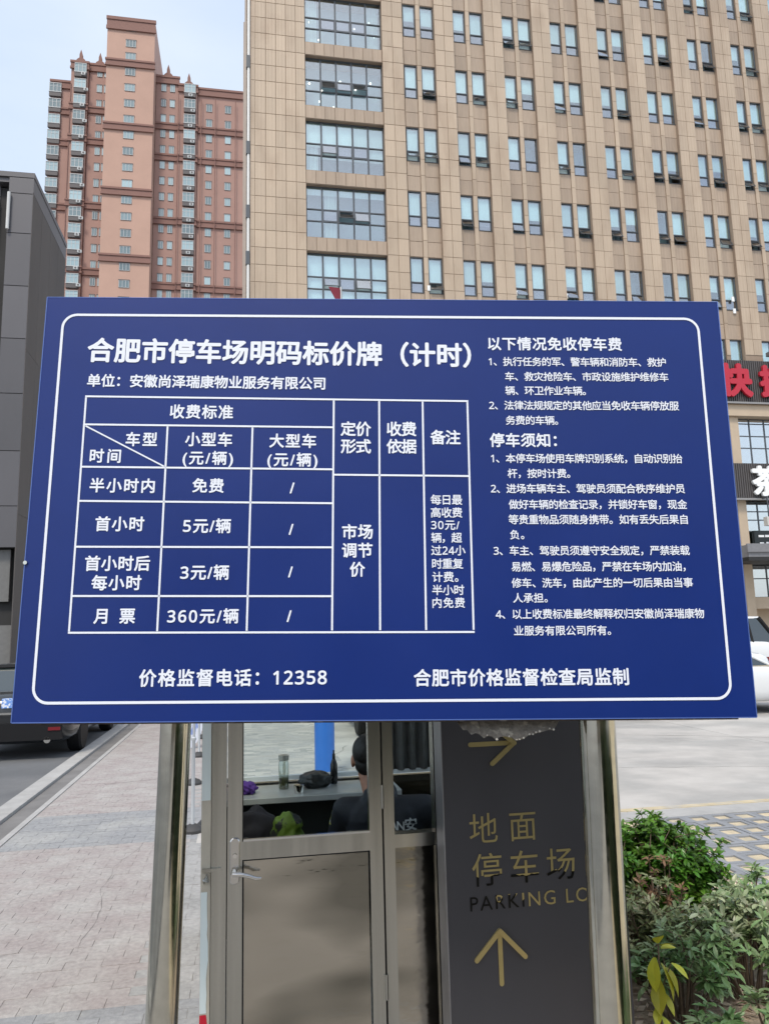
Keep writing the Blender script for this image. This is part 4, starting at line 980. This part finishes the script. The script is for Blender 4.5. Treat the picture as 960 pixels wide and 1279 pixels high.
head = [('s', HC + Vector((0, 0, 0.02)), 0.1, (0.80, 0.98, 1.02)), ('s', HC + Vector((0, 0.03, -0.055)), 0.068, (0.88, 0.95, 0.95)),
        ('s', HC + Vector((0, 0.098, -0.012)), 0.017, (0.8, 1.3, 1.5)), ('s', HC + Vector((0, 0.088, -0.055)), 0.014, (1.6, 0.8, 0.7)), ('s', HC + Vector((0, 0.075, -0.098)), 0.022, (1.1, 0.9, .8)),
        ('s', HC + Vector((-0.082, -0.006, -0.012)), 0.024, (0.45, 0.95, 1.45)), ('s', HC + Vector((0.082, -0.006, -0.012)), 0.024, (0.45, 0.95, 1.45)),
        ('s', HC + Vector((-0.034, 0.088, 0.016)), 0.015, (1.3, .5, .6)), ('s', HC + Vector((0.034, 0.088, 0.016)), 0.015, (1.3, .5, .6)),
        ('c', HC + Vector((0, -0.015, -0.07)), (-0.04, -0.035, 0.80), 0.056, 0.066)]
LS, RS = Vector((-0.205, -0.03, 0.74)), Vector((0.215, -0.04, 0.75)); LE, RE = Vector((-0.27, 0.10, 0.56)), Vector((0.29, 0.08, 0.55)); LW, RW = Vector((-0.15, 0.30, 0.60)), Vector((0.17, 0.30, 0.60))
arms = [('c', LS, LE, .052, .042), ('c', LE, LW, .042, .029), ('c', RS, RE, .052, .042), ('c', RE, RW, .042, .029)]
torso = [('c', (0, 0.0, 0.44), (0, -0.03, 0.60), .12, .125), ('c', (-.07, 0, .44), (-.10, -0.04, .70), .10, .09), ('c', (.07, 0, .44), (.10, -0.04, .70), .10, .09), ('c', LS + Vector((.03, 0, -.01)), RS + Vector((-.03, 0, -.01)), .062, .062),
         ('c', (-.02, -0.035, 0.70), (-.02, -0.03, .82), .10, .062)]
LK, RK = Vector((-0.13, 0.38, 0.44)), Vector((0.15, 0.36, 0.44))
legs = [('c', (-.09, .02, .45), LK, .085, .058), ('c', (.09, .02, .45), RK, .085, .058), ('c', LK, (-.13, .33, .08), .052, .038), ('c', RK, (.15, .32, .08), .052, .038)]
feet = [('c', (-.13, .31, .045), (-.14, .45, .035), .038, .03), ('c', (.15, .30, .045), (.16, .44, .035), .038, .03)]
body = remeshed('body', head + arms + torso + legs + feet + hand(LW, (0.35, .9, .05), 1) + hand(RW, (-.35, .9, .05), -1), 0.0065, skin, man, 3)
jk = [p for p in arms + torso]
jacket = remeshed('jacket', jk + [('c', (-.03, -0.05, .795), (-.01, 0.03, .80), .07, .066), ('s', (0, 0, .43), .17, (1.15, .9, .5))], 0.009, blackcloth, man, 5, 0.016)
hair = remeshed('hair', [('s', HC + Vector((0, -0.018, 0.042)), 0.1, (0.84, 0.98, 0.92)), ('s', HC + Vector((0, -0.055, -0.02)), 0.072, (0.93, .62, .85)), ('s', HC + Vector((-0.05, -0.04, 0.012)), 0.036, (0.7, .8, .9)), ('s', HC + Vector((0.05, -0.04, 0.012)), 0.036, (0.7, .8, .9))], 0.005, mat('hair_black', (0.012, 0.010, 0.009), rough=0.55, bump=.6, bscale=120, bdist=.004, stretch=(1, 1, .2)), man, 3)
eyes = MB()
for sx in (-1, 1): eyes.lathe([(0.0, 0.0), (0.011, 0.002), (0.0, 0.006)], 10, tuple(HC + Vector((sx * .034, .092, .012))), 0, 'Y')
eyes.build('eyes', mat('eye_dark', (0.02, 0.015, 0.01), rough=.2), man)
trs = remeshed('trousers', legs, 0.012, blackcloth, man, 3, 0.012)
shoes = remeshed('shoes', feet, 0.009, M['rubber'], man, 3, 0.008)
# lettering and badge follow the cloth
bpy.context.view_layer.update()
def drape(o, tgt, dirn, off=0.0025):
    bv = BVHTree.FromObject(tgt, bpy.context.evaluated_depsgraph_get())
    mw = o.matrix_basis
    for v_ in o.data.vertices:
        p = mw @ v_.co; h = bv.ray_cast(p - dirn * 1.0, dirn)
        if h[0] is not None: v_.co = mw.inverted() @ (h[0] - dirn * off)
txm = mat('reflective_print', (0.62, 0.64, 0.66), rough=.4)
tx = text_obj('jacket_print', 'BAOAN', 0.17, 0.055, txm, man, (0.022, -0.3, 0.685), bold=0.02, rot=(pi / 2, 0, 0)); drape(tx, jacket, Vector((0, 1, 0)))
tx = text_obj('jacket_print', '安', None, 0.062, txm, man, (0.140, -0.3, 0.688), bold=0.02, rot=(pi / 2, 0, 0)); drape(tx, jacket, Vector((0, 1, 0)))
bg = MB(); 
for k in range(6):
    for j in range(5):
        x0, x1 = -.5 + .012 * j, -.5 + .012 * (j + 1)
        bg.add([(0, x0 + .47, .64 + .012 * k), (0, x1 + .47, .64 + .012 * k), (0, x1 + .47, .652 + .012 * k), (0, x0 + .47, .652 + .012 * k)], [(0, 1, 2, 3)], 1 if k in (1, 4) else 0)
bgo = bg.build('shoulder_badge', [mat('badge_yellow', (0.55, 0.55, 0.15), rough=.5), mat('badge_white', (0.6, .6, .6), rough=.5)], man)
bgo.location = (-0.6, 0.02, 0.02); drape(bgo, jacket, Vector((1, 0, 0)))

# ------------------------------------------------------------------ plants
def leaf_mesh(l, w_, m, fold=0.25, curl=0.15, n=4):
    b = MB(); vs = []
    for k in range(n + 1):
        t = k / n; ww = w_ / 2 * (sin(pi * min(1, t * 0.92 + 0.06)) ** 0.8) * (0.75 + .5 * t if t < .6 else 1.05 - (t - .6) * .3)
        if k == n: ww = 0.0005
        z = -curl * l * t * t
        vs += [(-ww, l * t, z + ww * fold), (0, l * t, z), (ww, l * t, z + ww * fold)]
    fs = []
    for k in range(n):
        a_ = 3 * k; fs += [(a_, a_ + 1, a_ + 4, a_ + 3), (a_ + 1, a_ + 2, a_ + 5, a_ + 4)]
    b.add(vs, fs); return b.mesh('leaf', m)
def leafmat(n, c, c2, hue=.015, rough=.45, spec=.5, isl=.3, rn=.3):
    m = mat(n, c, rough=rough, spec=spec, rnd=rn, island=isl, hue=hue, col2=c2, c2scale=5.5, c2lo=.42, c2hi=.6)
    b = m.node_tree.nodes['Principled BSDF']; b.inputs['Subsurface Weight'].default_value = 0.0
    L = m.node_tree.links; N = m.node_tree.nodes
    tr = N.new('ShaderNodeBsdfTranslucent'); ms = N.new('ShaderNodeMixShader'); ms.inputs[0].default_value = .25
    src = b.inputs['Base Color'].links[0].from_socket; L.new(src, tr.inputs[0]); out_ = [x for x in N if x.type == 'OUTPUT_MATERIAL'][0]
    L.new(b.outputs[0], ms.inputs[1]); L.new(tr.outputs[0], ms.inputs[2]); L.new(ms.outputs[0], out_.inputs[0]); return m
twigm = mat('twig', (0.12, 0.085, 0.055), rough=.8, var=.2, vscale=20)
def orient(pos, d, roll, s=1.0):
    q = Vector(d).to_track_quat('Y', 'Z').to_matrix().to_4x4()
    return Matrix.Translation(pos) @ q @ Matrix.Rotation(roll, 4, 'Y') @ Matrix.Scale(s, 4)
def plant(name, label, cat, base, radius, height, nstem, whorl, lm, leaves_mat, nparts=0, cat_group=None, seed=0, low=0.25, lean=0.7, droop=0.0, sub=3, tipup=0.5, smin=.7, smax=1.2):
    rd = random.Random(seed)
    p = thing(name, label, cat, base, A, cat_group)
    stems = MB(); joined = MB(); tips = []
    for i in range(nstem):
        a_ = rd.uniform(0, 2 * pi); rr = radius * math.sqrt(rd.random()); hh = height * (1 - 0.35 * (rr / radius) ** 2) * rd.uniform(low, 1.0) ** .6
        b0 = Vector((cos(a_) * rr * .35, sin(a_) * rr * .35, 0)); t_ = Vector((cos(a_) * rr, sin(a_) * rr, hh)); md = b0.lerp(t_, .5) + Vector((rd.uniform(-.03, .03), rd.uniform(-.03, .03), .03))
        stems.tube([b0, md, t_], [.006, .0045, .0025], 5)
        tips.append((t_, (t_ - md).normalized()))
        for k in range(sub):
            s0 = md.lerp(t_, rd.random()); d = Vector((rd.uniform(-1, 1), rd.uniform(-1, 1), rd.uniform(.2, 1))).normalized() * radius * rd.uniform(.18, .4)
            e = s0 + d; e.z = min(max(e.z, .04), height * 1.02); stems.tube([s0, e], [.003, .0018], 4); tips.append((e, (e - s0).normalized()))
    stems.build('stem', twigm, p)
    allm = []
    for pos, d in tips:
        n_ = rd.randint(*whorl); d = (d + Vector((0, 0, tipup))).normalized(); a0 = rd.uniform(0, 6.28)
        x_ = d.orthogonal().normalized(); y_ = d.cross(x_)
        for k in range(n_):
            a_ = a0 + k * 2.4; el = rd.uniform(-.15, .75) - droop
            ld = (x_ * cos(a_) + y_ * sin(a_)) * cos(el) + d * sin(el)
            allm.append(orient(pos - d * rd.uniform(0, .03), ld, rd.uniform(-.4, .4), rd.uniform(smin, smax)))
    Bs = Matrix.Translation(base) @ Matrix.Rotation(A, 4, 'Z'); allm.sort(key=lambda m_: (Bs @ m_.translation).y - .6 * m_.translation.z)
    for k, m_ in enumerate(allm):
        if k < nparts: o = link('leaf', lm, p); o.matrix_local = m_
        else: joined.add([m_ @ v_.co for v_ in lm.vertices], [tuple(f.vertices) for f in lm.polygons])
    if joined.v: tag(joined.build('foliage', leaves_mat, p), kind='stuff')
    return p
mg = leafmat('leaf_bright', (0.08, 0.22, 0.025), (0.17, 0.36, 0.05), rough=.35); mp_ = leafmat('leaf_pale', (0.20, 0.31, 0.12), (0.52, 0.56, 0.36), rough=.33, isl=.35, rn=.35); mv = leafmat('leaf_varieg', (0.20, 0.25, 0.10), (0.58, 0.55, 0.36))
mo = leafmat('leaf_dull', (0.12, 0.21, 0.07), (0.30, 0.37, 0.20), rough=.35); my = leafmat('leaf_yellow', (0.46, 0.44, 0.03), (0.18, 0.30, 0.03), isl=.15, rn=.35); mb = leafmat('leaf_brown', (0.25, 0.14, 0.08), (0.33, 0.22, 0.11))
lg = leaf_mesh(.050, .023, mg); lp_ = leaf_mesh(.064, .024, mp_); lv_ = leaf_mesh(.045, .015, mv); lo = leaf_mesh(.066, .025, mo); lb = leaf_mesh(.045, .013, mb)
plant('shrub', 'dense bright green clipped shrub between the totem and the grass pavers', 'shrub', S(2.42, 4.50), .35, .60, 135, (8, 12), lg, mg, 150, None, 1, low=.12, sub=7)
plant('shrub', 'low bright green clump of shrub half hidden behind the totem', 'shrub', S(2.05, 4.60), .30, .62, 90, (8, 12), lg, mg, 0, None, 2, low=.15, sub=6)
plant('shrub', 'cream-variegated shrub right beside the totem edge below the bright green shrub', 'shrub', S(1.98, 3.85), .21, .52, 30, (7, 10), lv_, mv, 120, None, 3, low=.15, sub=6)
plant('shrub', 'shrub with brown withered leaf tips in front of the bright green shrub', 'shrub', S(2.2, 4.1), .16, .52, 9, (6, 8), lb, mb, 40, None, 4, low=.5, sub=3)
plant('shrub', 'loose grey-green evergreen shrub with rosettes of leaves at the lower right corner', 'shrub', S(2.38, 3.62), .34, .44, 40, (7, 11), lp_, mp_, 280, None, 5, low=.5, sub=5, smin=.45, smax=1.1)
plant('shrub', 'grey-green evergreen shrub growing left of the corner shrub behind the yellow leaves', 'shrub', S(1.93, 3.45), .22, .42, 24, (6, 10), lo, mo, 160, None, 6, low=.4, sub=4, smin=.45, smax=1.1)
plant('shrub', 'small upright grey-green seedling at the extreme lower right of the bed', 'shrub', S(2.16, 3.14), .14, .26, 9, (7, 9), lp_, mp_, 60, None, 7, low=.5, sub=1)
plant('shrub', 'low grey-green sprig growing through the litter at the bottom of the bed', 'shrub', S(1.80, 3.0), .18, .28, 12, (6, 8), lo, mo, 60, None, 8, low=.3, sub=2)
plant('shrub', 'farther grey-green shrub at the right edge bordering the grass pavers', 'shrub', S(2.75, 4.0), .26, .42, 28, (7, 9), lp_, mp_, 100, None, 9, low=.2, sub=4)
plant('shrub', 'low grey-green shrub growing nearer than the picture edge at the near end of the bed', 'shrub', S(2.3, 2.35), .34, .30, 26, (7, 10), lo, mo, 0, None, 12, low=.3, sub=4)
plant('shrub', 'low green shrub at the nearest end of the bed beside the photographer', 'shrub', S(2.1, 1.75), .34, .32, 26, (7, 10), lo, mo, 0, None, 13, low=.3, sub=4)
# yellow leaved sapling: every leaf a part
ys = thing('sapling', 'young sapling with large yellow-green leaves at the foot of the dark totem', 'sapling', S(1.64, 3.12), A)
st = MB(); st.tube([(0, 0, 0), (0.01, 0, .25), (0.02, 0.0, .47)], [.006, .005, .003], 6).tube([(0.01, 0, .28), (0.06, -.02, .40)], [.003, .002], 5).build('stem', twigm, ys)
yl1 = leaf_mesh(.125, .064, my, .2, .25, 6); yl2 = leaf_mesh(.085, .040, my, .2, .3, 5)
for pos, d, r, s_, m_ in (((.02, 0, .47), (-.2, -.4, .5), .3, .75, yl1), ((.02, 0, .46), (.5, -.2, .25), -.4, .8, yl2), ((.0, 0, .42), (-.45, -.5, -.9), .3, .95, yl1), ((.02, -.01, .40), (.3, -.45, -.8), -.3, 1.05, yl1),
                          ((.04, -.01, .38), (.5, -.1, -.75), .5, 1.0, yl1), ((.06, -.02, .40), (.35, -.3, -.2), .2, .9, yl2), ((.01, 0, .34), (-.35, -.5, -.7), .2, 1.0, yl1), ((.01, 0, .3), (.3, -.6, -.5), -.2, .8, yl1),
                          ((.0, 0, .24), (-.3, -.4, -.3), .1, .9, yl2), ((.01, 0, .20), (.3, -.5, -.5), .1, 1.0, yl2), ((.03, 0, .45), (.6, .1, .1), .2, .9, yl2)):
    o = link('leaf', m_, ys); o.matrix_local = orient(Vector(pos), d, r, s_)

# ------------------------------------------------------------------ cars
def superring(x, w_, zb, zm, zt, top=0.82):
    return [(x, y, z) for y, z in ((-w_ * .86, zb), (-w_ * .97, zb + .08), (-w_, zm), (-w_ * .985, zt - .10), (-w_ * .93, zt - .03), (-w_ * top, zt), (0, zt + .025), (w_ * top, zt), (w_ * .93, zt - .03), (w_ * .985, zt - .10), (w_, zm), (w_ * .97, zb + .08), (w_ * .86, zb))]
def make_car(name, label, cat, loc, rz, paint, suv=False, tail=True, group=None, mirrors=True, pil=1.0):
    c = thing(name, label, cat, loc, rz, group)
    L_, W_ = (4.7, .93) if suv else (4.65, .90); H = 1.72 if suv else 1.45; belt = 1.02 if suv else .93; zb = .28 if suv else .2
    deck = 1.05 if suv else 1.02; hood0, hood1 = (1.08, .92) if suv else (.96, .76)
    st = [(0.0, W_ * .80, .42, .62, .80), (0.06, W_ * .90, .32, .6, .92), (.22, W_ * .965, zb, .6, deck), (.75, W_, zb, .6, deck + .02), (1.5, W_, zb, .6, belt + .04), (2.6, W_, zb, .6, belt), (3.3, W_, zb, .6, hood0 + .0), (3.9, W_ * .985, zb, .6, (hood0 + hood1) / 2), (4.3, W_ * .94, zb, .52, hood1), (4.52, W_ * .84, zb + .02, .5, hood1 - .09), (4.62, W_ * .70, zb + .1, .46, hood1 - .24)]
    b = MB().loft([superring(x, w_, z0, zm, zt) for x, w_, z0, zm, zt in st])
    bo_ = b.build('car_body', [paint, M['rubber']], c)
    ws_ = (0.95, 3.72); cut = MB()
    for x in ws_: cut.lathe([(0.0, -1.2), (.36, -1.2), (.36, 1.2), (0, 1.2)], 24, (x, 0, .33), 0, 'Y')
    co = cut.build('cutter', M['rubber']); co.matrix_world = Matrix()
    co.parent = c
    su = bo_.modifiers.new('s', 'SUBSURF'); su.levels = 1; su.render_levels = 1
    bm2 = bo_.modifiers.new('b', 'BOOLEAN'); bm2.operation = 'DIFFERENCE'; bm2.object = co; bm2.solver = 'EXACT'
    baked(bo_); bpy.data.objects.remove(co); autosmooth(bo_, 40)
    # wheel well liner
    MB().box(.5, 4.2, -W_ * .72, W_ * .72, .3, .8).build('underbody', M['rubber'], c)
    # greenhouse
    def gr(x0, x1, x2, x3, wb, wt, z0, z1, e=0.0):
        return [(x0 - e, -wb - e, z0), (x3 + e, -wb - e, z0), (x2 + e, -wt - e, z1), (x1 - e, -wt - e, z1), (x0 - e, wb + e, z0), (x3 + e, wb + e, z0), (x2 + e, wt + e, z1), (x1 - e, wt + e, z1)]
    g0, g1, g2, g3 = ((.15, .55, 2.55, 3.45) if suv else (.45, 1.15, 2.45, 3.45)); wb, wt = W_ * .90, W_ * .70
    G = gr(g0, g1, g2, g3, wb, wt, belt - .02, H - .06)
    MB().add(G, [(0, 1, 2, 3), (4, 7, 6, 5), (1, 5, 6, 2), (0, 3, 7, 4)]).build('car_glass', carglass, c)
    rf = MB().loft([[(x, y, z) for y, z in ((-w_, H - .07), (-w_ * .93, H - .02), (0, H + dz), (w_ * .93, H - .02), (w_, H - .07))] for x, w_, dz in ((g1 - .06, wt * .96, -.02), (g1 + .2, wt * 1.03, .02), ((g1 + g2) / 2, wt * 1.04, .035), (g2 - .2, wt * 1.03, .02), (g2 + .06, wt * .96, -.03))])
    autosmooth(rf.build('roof', paint, c), 50)
    pl = MB()
    for sy in (-1, 1):
        for (xa, xb, wd_) in ((g0, g1, .055), (g3, g2, .04), ((g0 + g3) / 2 - .05, (g1 + g2) / 2 - .05, .04), (g0 + .75, g1 + .35, .03)):
            pl.tube([(xa, sy * (wb + .005), belt - .03), (xb, sy * (wt + .005), H - .05)], wd_ * pil, 6)
    pl.build('pillar', paint if not suv else M['rubber'], c)
    MB().box(g0, g3, -wb - .012, -wb + .0, belt - .03, belt + .0).box(g0, g3, wb, wb + .012, belt - .03, belt).build('chrome_trim', chrome, c)
    for x in ws_:
        for sy in (-1, 1):
            y = sy * (W_ - .13); 
            ty = MB().lathe([(.20, -.11), (.30, -.11), (.33, -.08), (.33, .08), (.30, .11), (.20, .11)], 26, (0, 0, 0), 0, 'Y').build('tyre', M['rubber'], None); autosmooth(ty, 40)
            wh = thing('wheel', None, None, (x, y, .33)); wh.parent = c; ty.parent = wh
            r_ = MB(); r_.lathe([(0.0, sy * .05), (.06, sy * .055), (.07, sy * .02), (.0, sy * .02)], 14, (0, 0, 0), 0, 'Y').lathe([(.20, sy * .09), (.215, sy * .095), (.215, -sy * .05), (.19, -sy * .05)], 24, (0, 0, 0), 0, 'Y')
            for k in range(7):
                t = 2 * pi * k / 7; d = Vector((cos(t), 0, sin(t))); n_ = Vector((-sin(t), 0, cos(t)))
                r_.add([d * .05 - n_ * .022 + Vector((0, sy * .05, 0)), d * .05 + n_ * .022 + Vector((0, sy * .05, 0)), d * .205 + n_ * .03 + Vector((0, sy * .075, 0)), d * .205 - n_ * .03 + Vector((0, sy * .075, 0)),
                        d * .05 - n_ * .022 + Vector((0, sy * .02, 0)), d * .05 + n_ * .022 + Vector((0, sy * .02, 0)), d * .205 + n_ * .03 + Vector((0, sy * .04, 0)), d * .205 - n_ * .03 + Vector((0, sy * .04, 0))], [(0, 1, 2, 3), (7, 6, 5, 4), (0, 3, 7, 4), (1, 5, 6, 2)])
            r_.build('rim', chrome, wh)
    for sy in (-1, 1):
        MB().bbox(-.03, .28, sy * W_ * .62 - .19 if sy > 0 else sy * W_ * .62 - .17, sy * W_ * .62 + .17 if sy > 0 else sy * W_ * .62 + .19, .74, .90, .01).build('tail_light', redlens, c)
        MB().bbox(4.28, 4.56, sy * W_ * .62 - .15, sy * W_ * .62 + .15, .58, .70, .01).build('headlight', lens, c)
        MB().bbox(-.035, .05, sy * .62 - .09, sy * .62 + .09, .44, .49, .005).build('reflector', redlens, c)
        autosmooth(MB().lathe([(.045, -.06), (.05, -.06), (.05, .1), (.04, .1), (.04, -.05)], 16, (-.02 + .06, sy * .52, .30), 0, 'X').build('exhaust_tip', chrome, c), 40)
        if mirrors: MB().bbox(2.95, 3.1, sy * (W_ + .02), sy * (W_ + .20), belt, belt + .13, .01).build('side_mirror', paint, c)
        for zx in (1.75, 2.55): MB().box(zx, zx + .16, sy * (W_ + .004) - .008, sy * (W_ + .004) + .008, .80, .83).build('door_handle', chrome, c)
    MB().box(-.02, .14, -.72, .72, .30, .56).box(4.45, 4.6, -.55, .55, .25, .40).build('lower_bumper', M['rubber'], c)
    MB().box(-.035, .0, -.55, .55, .70, .73).build('chrome_strip', chrome, c)
    npl = MB().box(-.045, .1, -.29, .15, .80, .94).build('number_plate', plateblue, c)
    MB().box(4.5, 4.66, -.45, .45, .42, .52).build('grille', M['rubber'], c)
    return c
carglass = mat('car_glass', (0.03, 0.04, 0.04), rough=.05, spec=1.0, coat=.5)
redlens = mat('red_lens', (0.16, 0.006, 0.012), rough=.2, coat=.6); lens = mat('clear_lens', (0.6, 0.62, 0.64), rough=.1, coat=.6)
plateblue = mat('plate_blue', (0.16, 0.32, 0.72), rough=.4, col2=(.75,.8,.88), c2scale=22, c2lo=.5, c2hi=.54)
def paint(n, c, met=0.0): return mat(n, c, rough=.25, metal=met, coat=.8, spec=.5)
pblack = paint('paint_black', (0.012, 0.013, 0.015)); pwhite = paint('paint_white', (0.72, 0.74, 0.74)); psilver = paint('paint_silver', (0.45, 0.46, 0.46), .3)
lc_ = make_car('parked_car', 'dark sedan seen from behind on the asphalt road at the left edge', 'car', S(-3.50, 12.95, -.055), A + pi / 2, pblack)
make_car('parked_car', 'white sedan nearest to the right end of the blue board, its bonnet pointing right', 'car', S(6.75, 14.6, 0), A, pwhite, mirrors=False, pil=.6)
make_car('parked_car', 'second white sedan with grey windows, parked just behind the nearest white sedan', 'car', S(13.0, 18.4, 0), A + pi, pwhite)
van = make_car('parked_van', 'tall white car with dark windows farthest back at the right edge', 'car', S(16.3, 22.4, 0), A + pi, pwhite, True); van.scale = (1.15, 1.15, 1.15)
make_car('parked_car', 'white car facing the booth, seen through the booth window behind the guard', 'car', S(2.78, 17.3, 0), A - pi / 2, pwhite)
make_car('parked_car', 'black hatchback standing farther up the road beyond the dark sedan', 'car', S(-3.9, 19.6, -.055), A + pi / 2, pblack, True)
# blue bollard pole
bp_ = thing('blue_pole', 'thick bright blue painted pole standing in the yard behind the booth', 'pole', S(0.985, 9.9, 0), A)
autosmooth(MB().lathe([(0.0, 0), (.125, 0), (.125, 2.9), (0, 2.9)], 28).build('pole', mat('pole_blue', (0.03, 0.15, 0.52), rough=.35, var=.06), bp_), 40)
autosmooth(MB().lathe([(0.13, 0), (.16, 0), (.16, .03), (.13, .05)], 28).build('pole_foot', M['steel'], bp_), 40)
# stanchions beside the booth and the white-blue banner
for i, (u, v_) in enumerate(((-0.46, 7.55), (-.33, 7.75), (-0.60, 9.9), (-0.66, 12.1), (-.75, 14.2))):
    s_ = thing('stanchion', ['nearest plastic barrier post with black foot, between board post and booth', 'barrier post with grey foot touching the booth corner', 'second barrier post with black foot in the receding row', 'third barrier post with black foot in the receding row', 'farthest barrier post under the white and blue banner'][i], 'barrier post', S(u, v_), A, 'barrier posts beside the booth')
    autosmooth(MB().lathe([(0.0, 0), (.10, 0), (.10, .025), (.075, .05), (.03, .07), (0, .07)], 20).build('base', mat('foot_black', (0.05, .05, .05), rough=.6), s_), 40)
    autosmooth(MB().lathe([(0.0, .07), (.016, .07), (.016, .80), (.024, .81), (.024, .83), (0, .84)], 12).build('pole', mat('pole_plastic', (0.5, 0.53, 0.55), rough=.3), s_), 40)
bn = thing('banner', 'white and blue sloping banner panel standing behind the barrier posts', 'banner', S(-0.62, 13.0, 0), A)
MB().prism([(-.22, -.0), (-.12, .1), (.10, 0.62), (.10, 2.1), (-.22, 2.1)], 0, .03).build('banner_sheet', mat('banner_white', (0.62, 0.66, 0.74), rough=.6, col2=(0.22, .30, .58), c2scale=5, c2lo=.5, c2hi=.56), bn)
MB().tube([(.02, 0.06, 0), (.02, 0.06, 2.2)], .02, 8).build('banner_pole', M['steel'], bn)
MB().tube([(.47, 0.06, 0), (.47, 0.06, 2.2)], .02, 8).build('banner_pole', M['steel'], bn)
# red pennant
rf_ = thing('pennant', 'small dark red flag just above the top edge of the board', 'flag', S(3.12, 24.0, 0.45), A)
MB().tube([(0, 0, 0), (0, 0, 12.72)], [.06, .035], 10).build('flag_pole', M['steel'], rf_)
MB().add([(-.42, 0, 12.72), (0.0, .03, 12.70), (0.0, 0, 11.9), (-.16, -.02, 12.2), (-.42, 0.01, 12.72), (0, .04, 12.7), (0, .01, 11.9), (-.16, -.01, 12.2)], [(0, 1, 2, 3), (7, 6, 5, 4)]).build('flag_cloth', mat('flag_red', (0.18, 0.01, 0.03), rough=.7), rf_)

# ------------------------------------------------------------------ hedge and added building behind the camera (seen only as reflections)
bh = thing('hedge', 'dark green hedge behind the photographer, outside the picture', 'hedge', S(2.45, -1.1, 0), A + pi / 2)
rd = random.Random(2); hb = MB()
for _ in range(14000):
    p = Vector((rd.uniform(-2.6, 2.4), rd.uniform(-.5, .6), rd.uniform(0.0, 1.25))) if rd.random() < .6 else Vector((rd.uniform(-2.6, -1.6), rd.uniform(-.5, 2.2), rd.uniform(0.0, 1.25))); d = Vector((rd.uniform(-1, 1), rd.uniform(-1, 1), rd.uniform(-.4, 1))).normalized(); x_ = d.orthogonal().normalized()
    hb.add([p, p + d * .07 + x_ * .03, p + d * .13, p + d * .07 - x_ * .03], [(0, 1, 2, 3)])
tag(hb.build('foliage', leafmat('leaf_hedge', (0.045, 0.07, 0.022), (0.03, 0.05, 0.016)), bh), kind='stuff')
MB().box(-2.4, 2.3, -.4, .45, 0, 1.1).box(-2.4, -1.7, .45, 2.1, 0, 1.1).build('hedge_core', mat('hedge_core', (0.02, .035, .012), rough=.9), bh)
bb = thing('low_building', 'added tan low building behind the photographer, outside the picture', 'building', S(2.0, -26, 0), A)  # added building, there only to give reflections
MB().box(-16, 16, -8, 0, 0, 9).build('wall', mat('added_tan_wall', (0.40, 0.30, 0.19), rough=.7, var=.1), bb)
MB().box(-16.2, 16.2, -8.2, .2, 9, 9.3).build('roof', mat('added_tan_roof', (0.2, .17, .14), rough=.7), bb)
wq = MB().box(0, 1.6, 0.0, .05, 0, 1.7).mesh('window', M['frame_dark'])
for i in range(10):
    for z in (1.2, 4.6): link('window', wq, bb, (-15 + i * 3.1, 0.01, z))
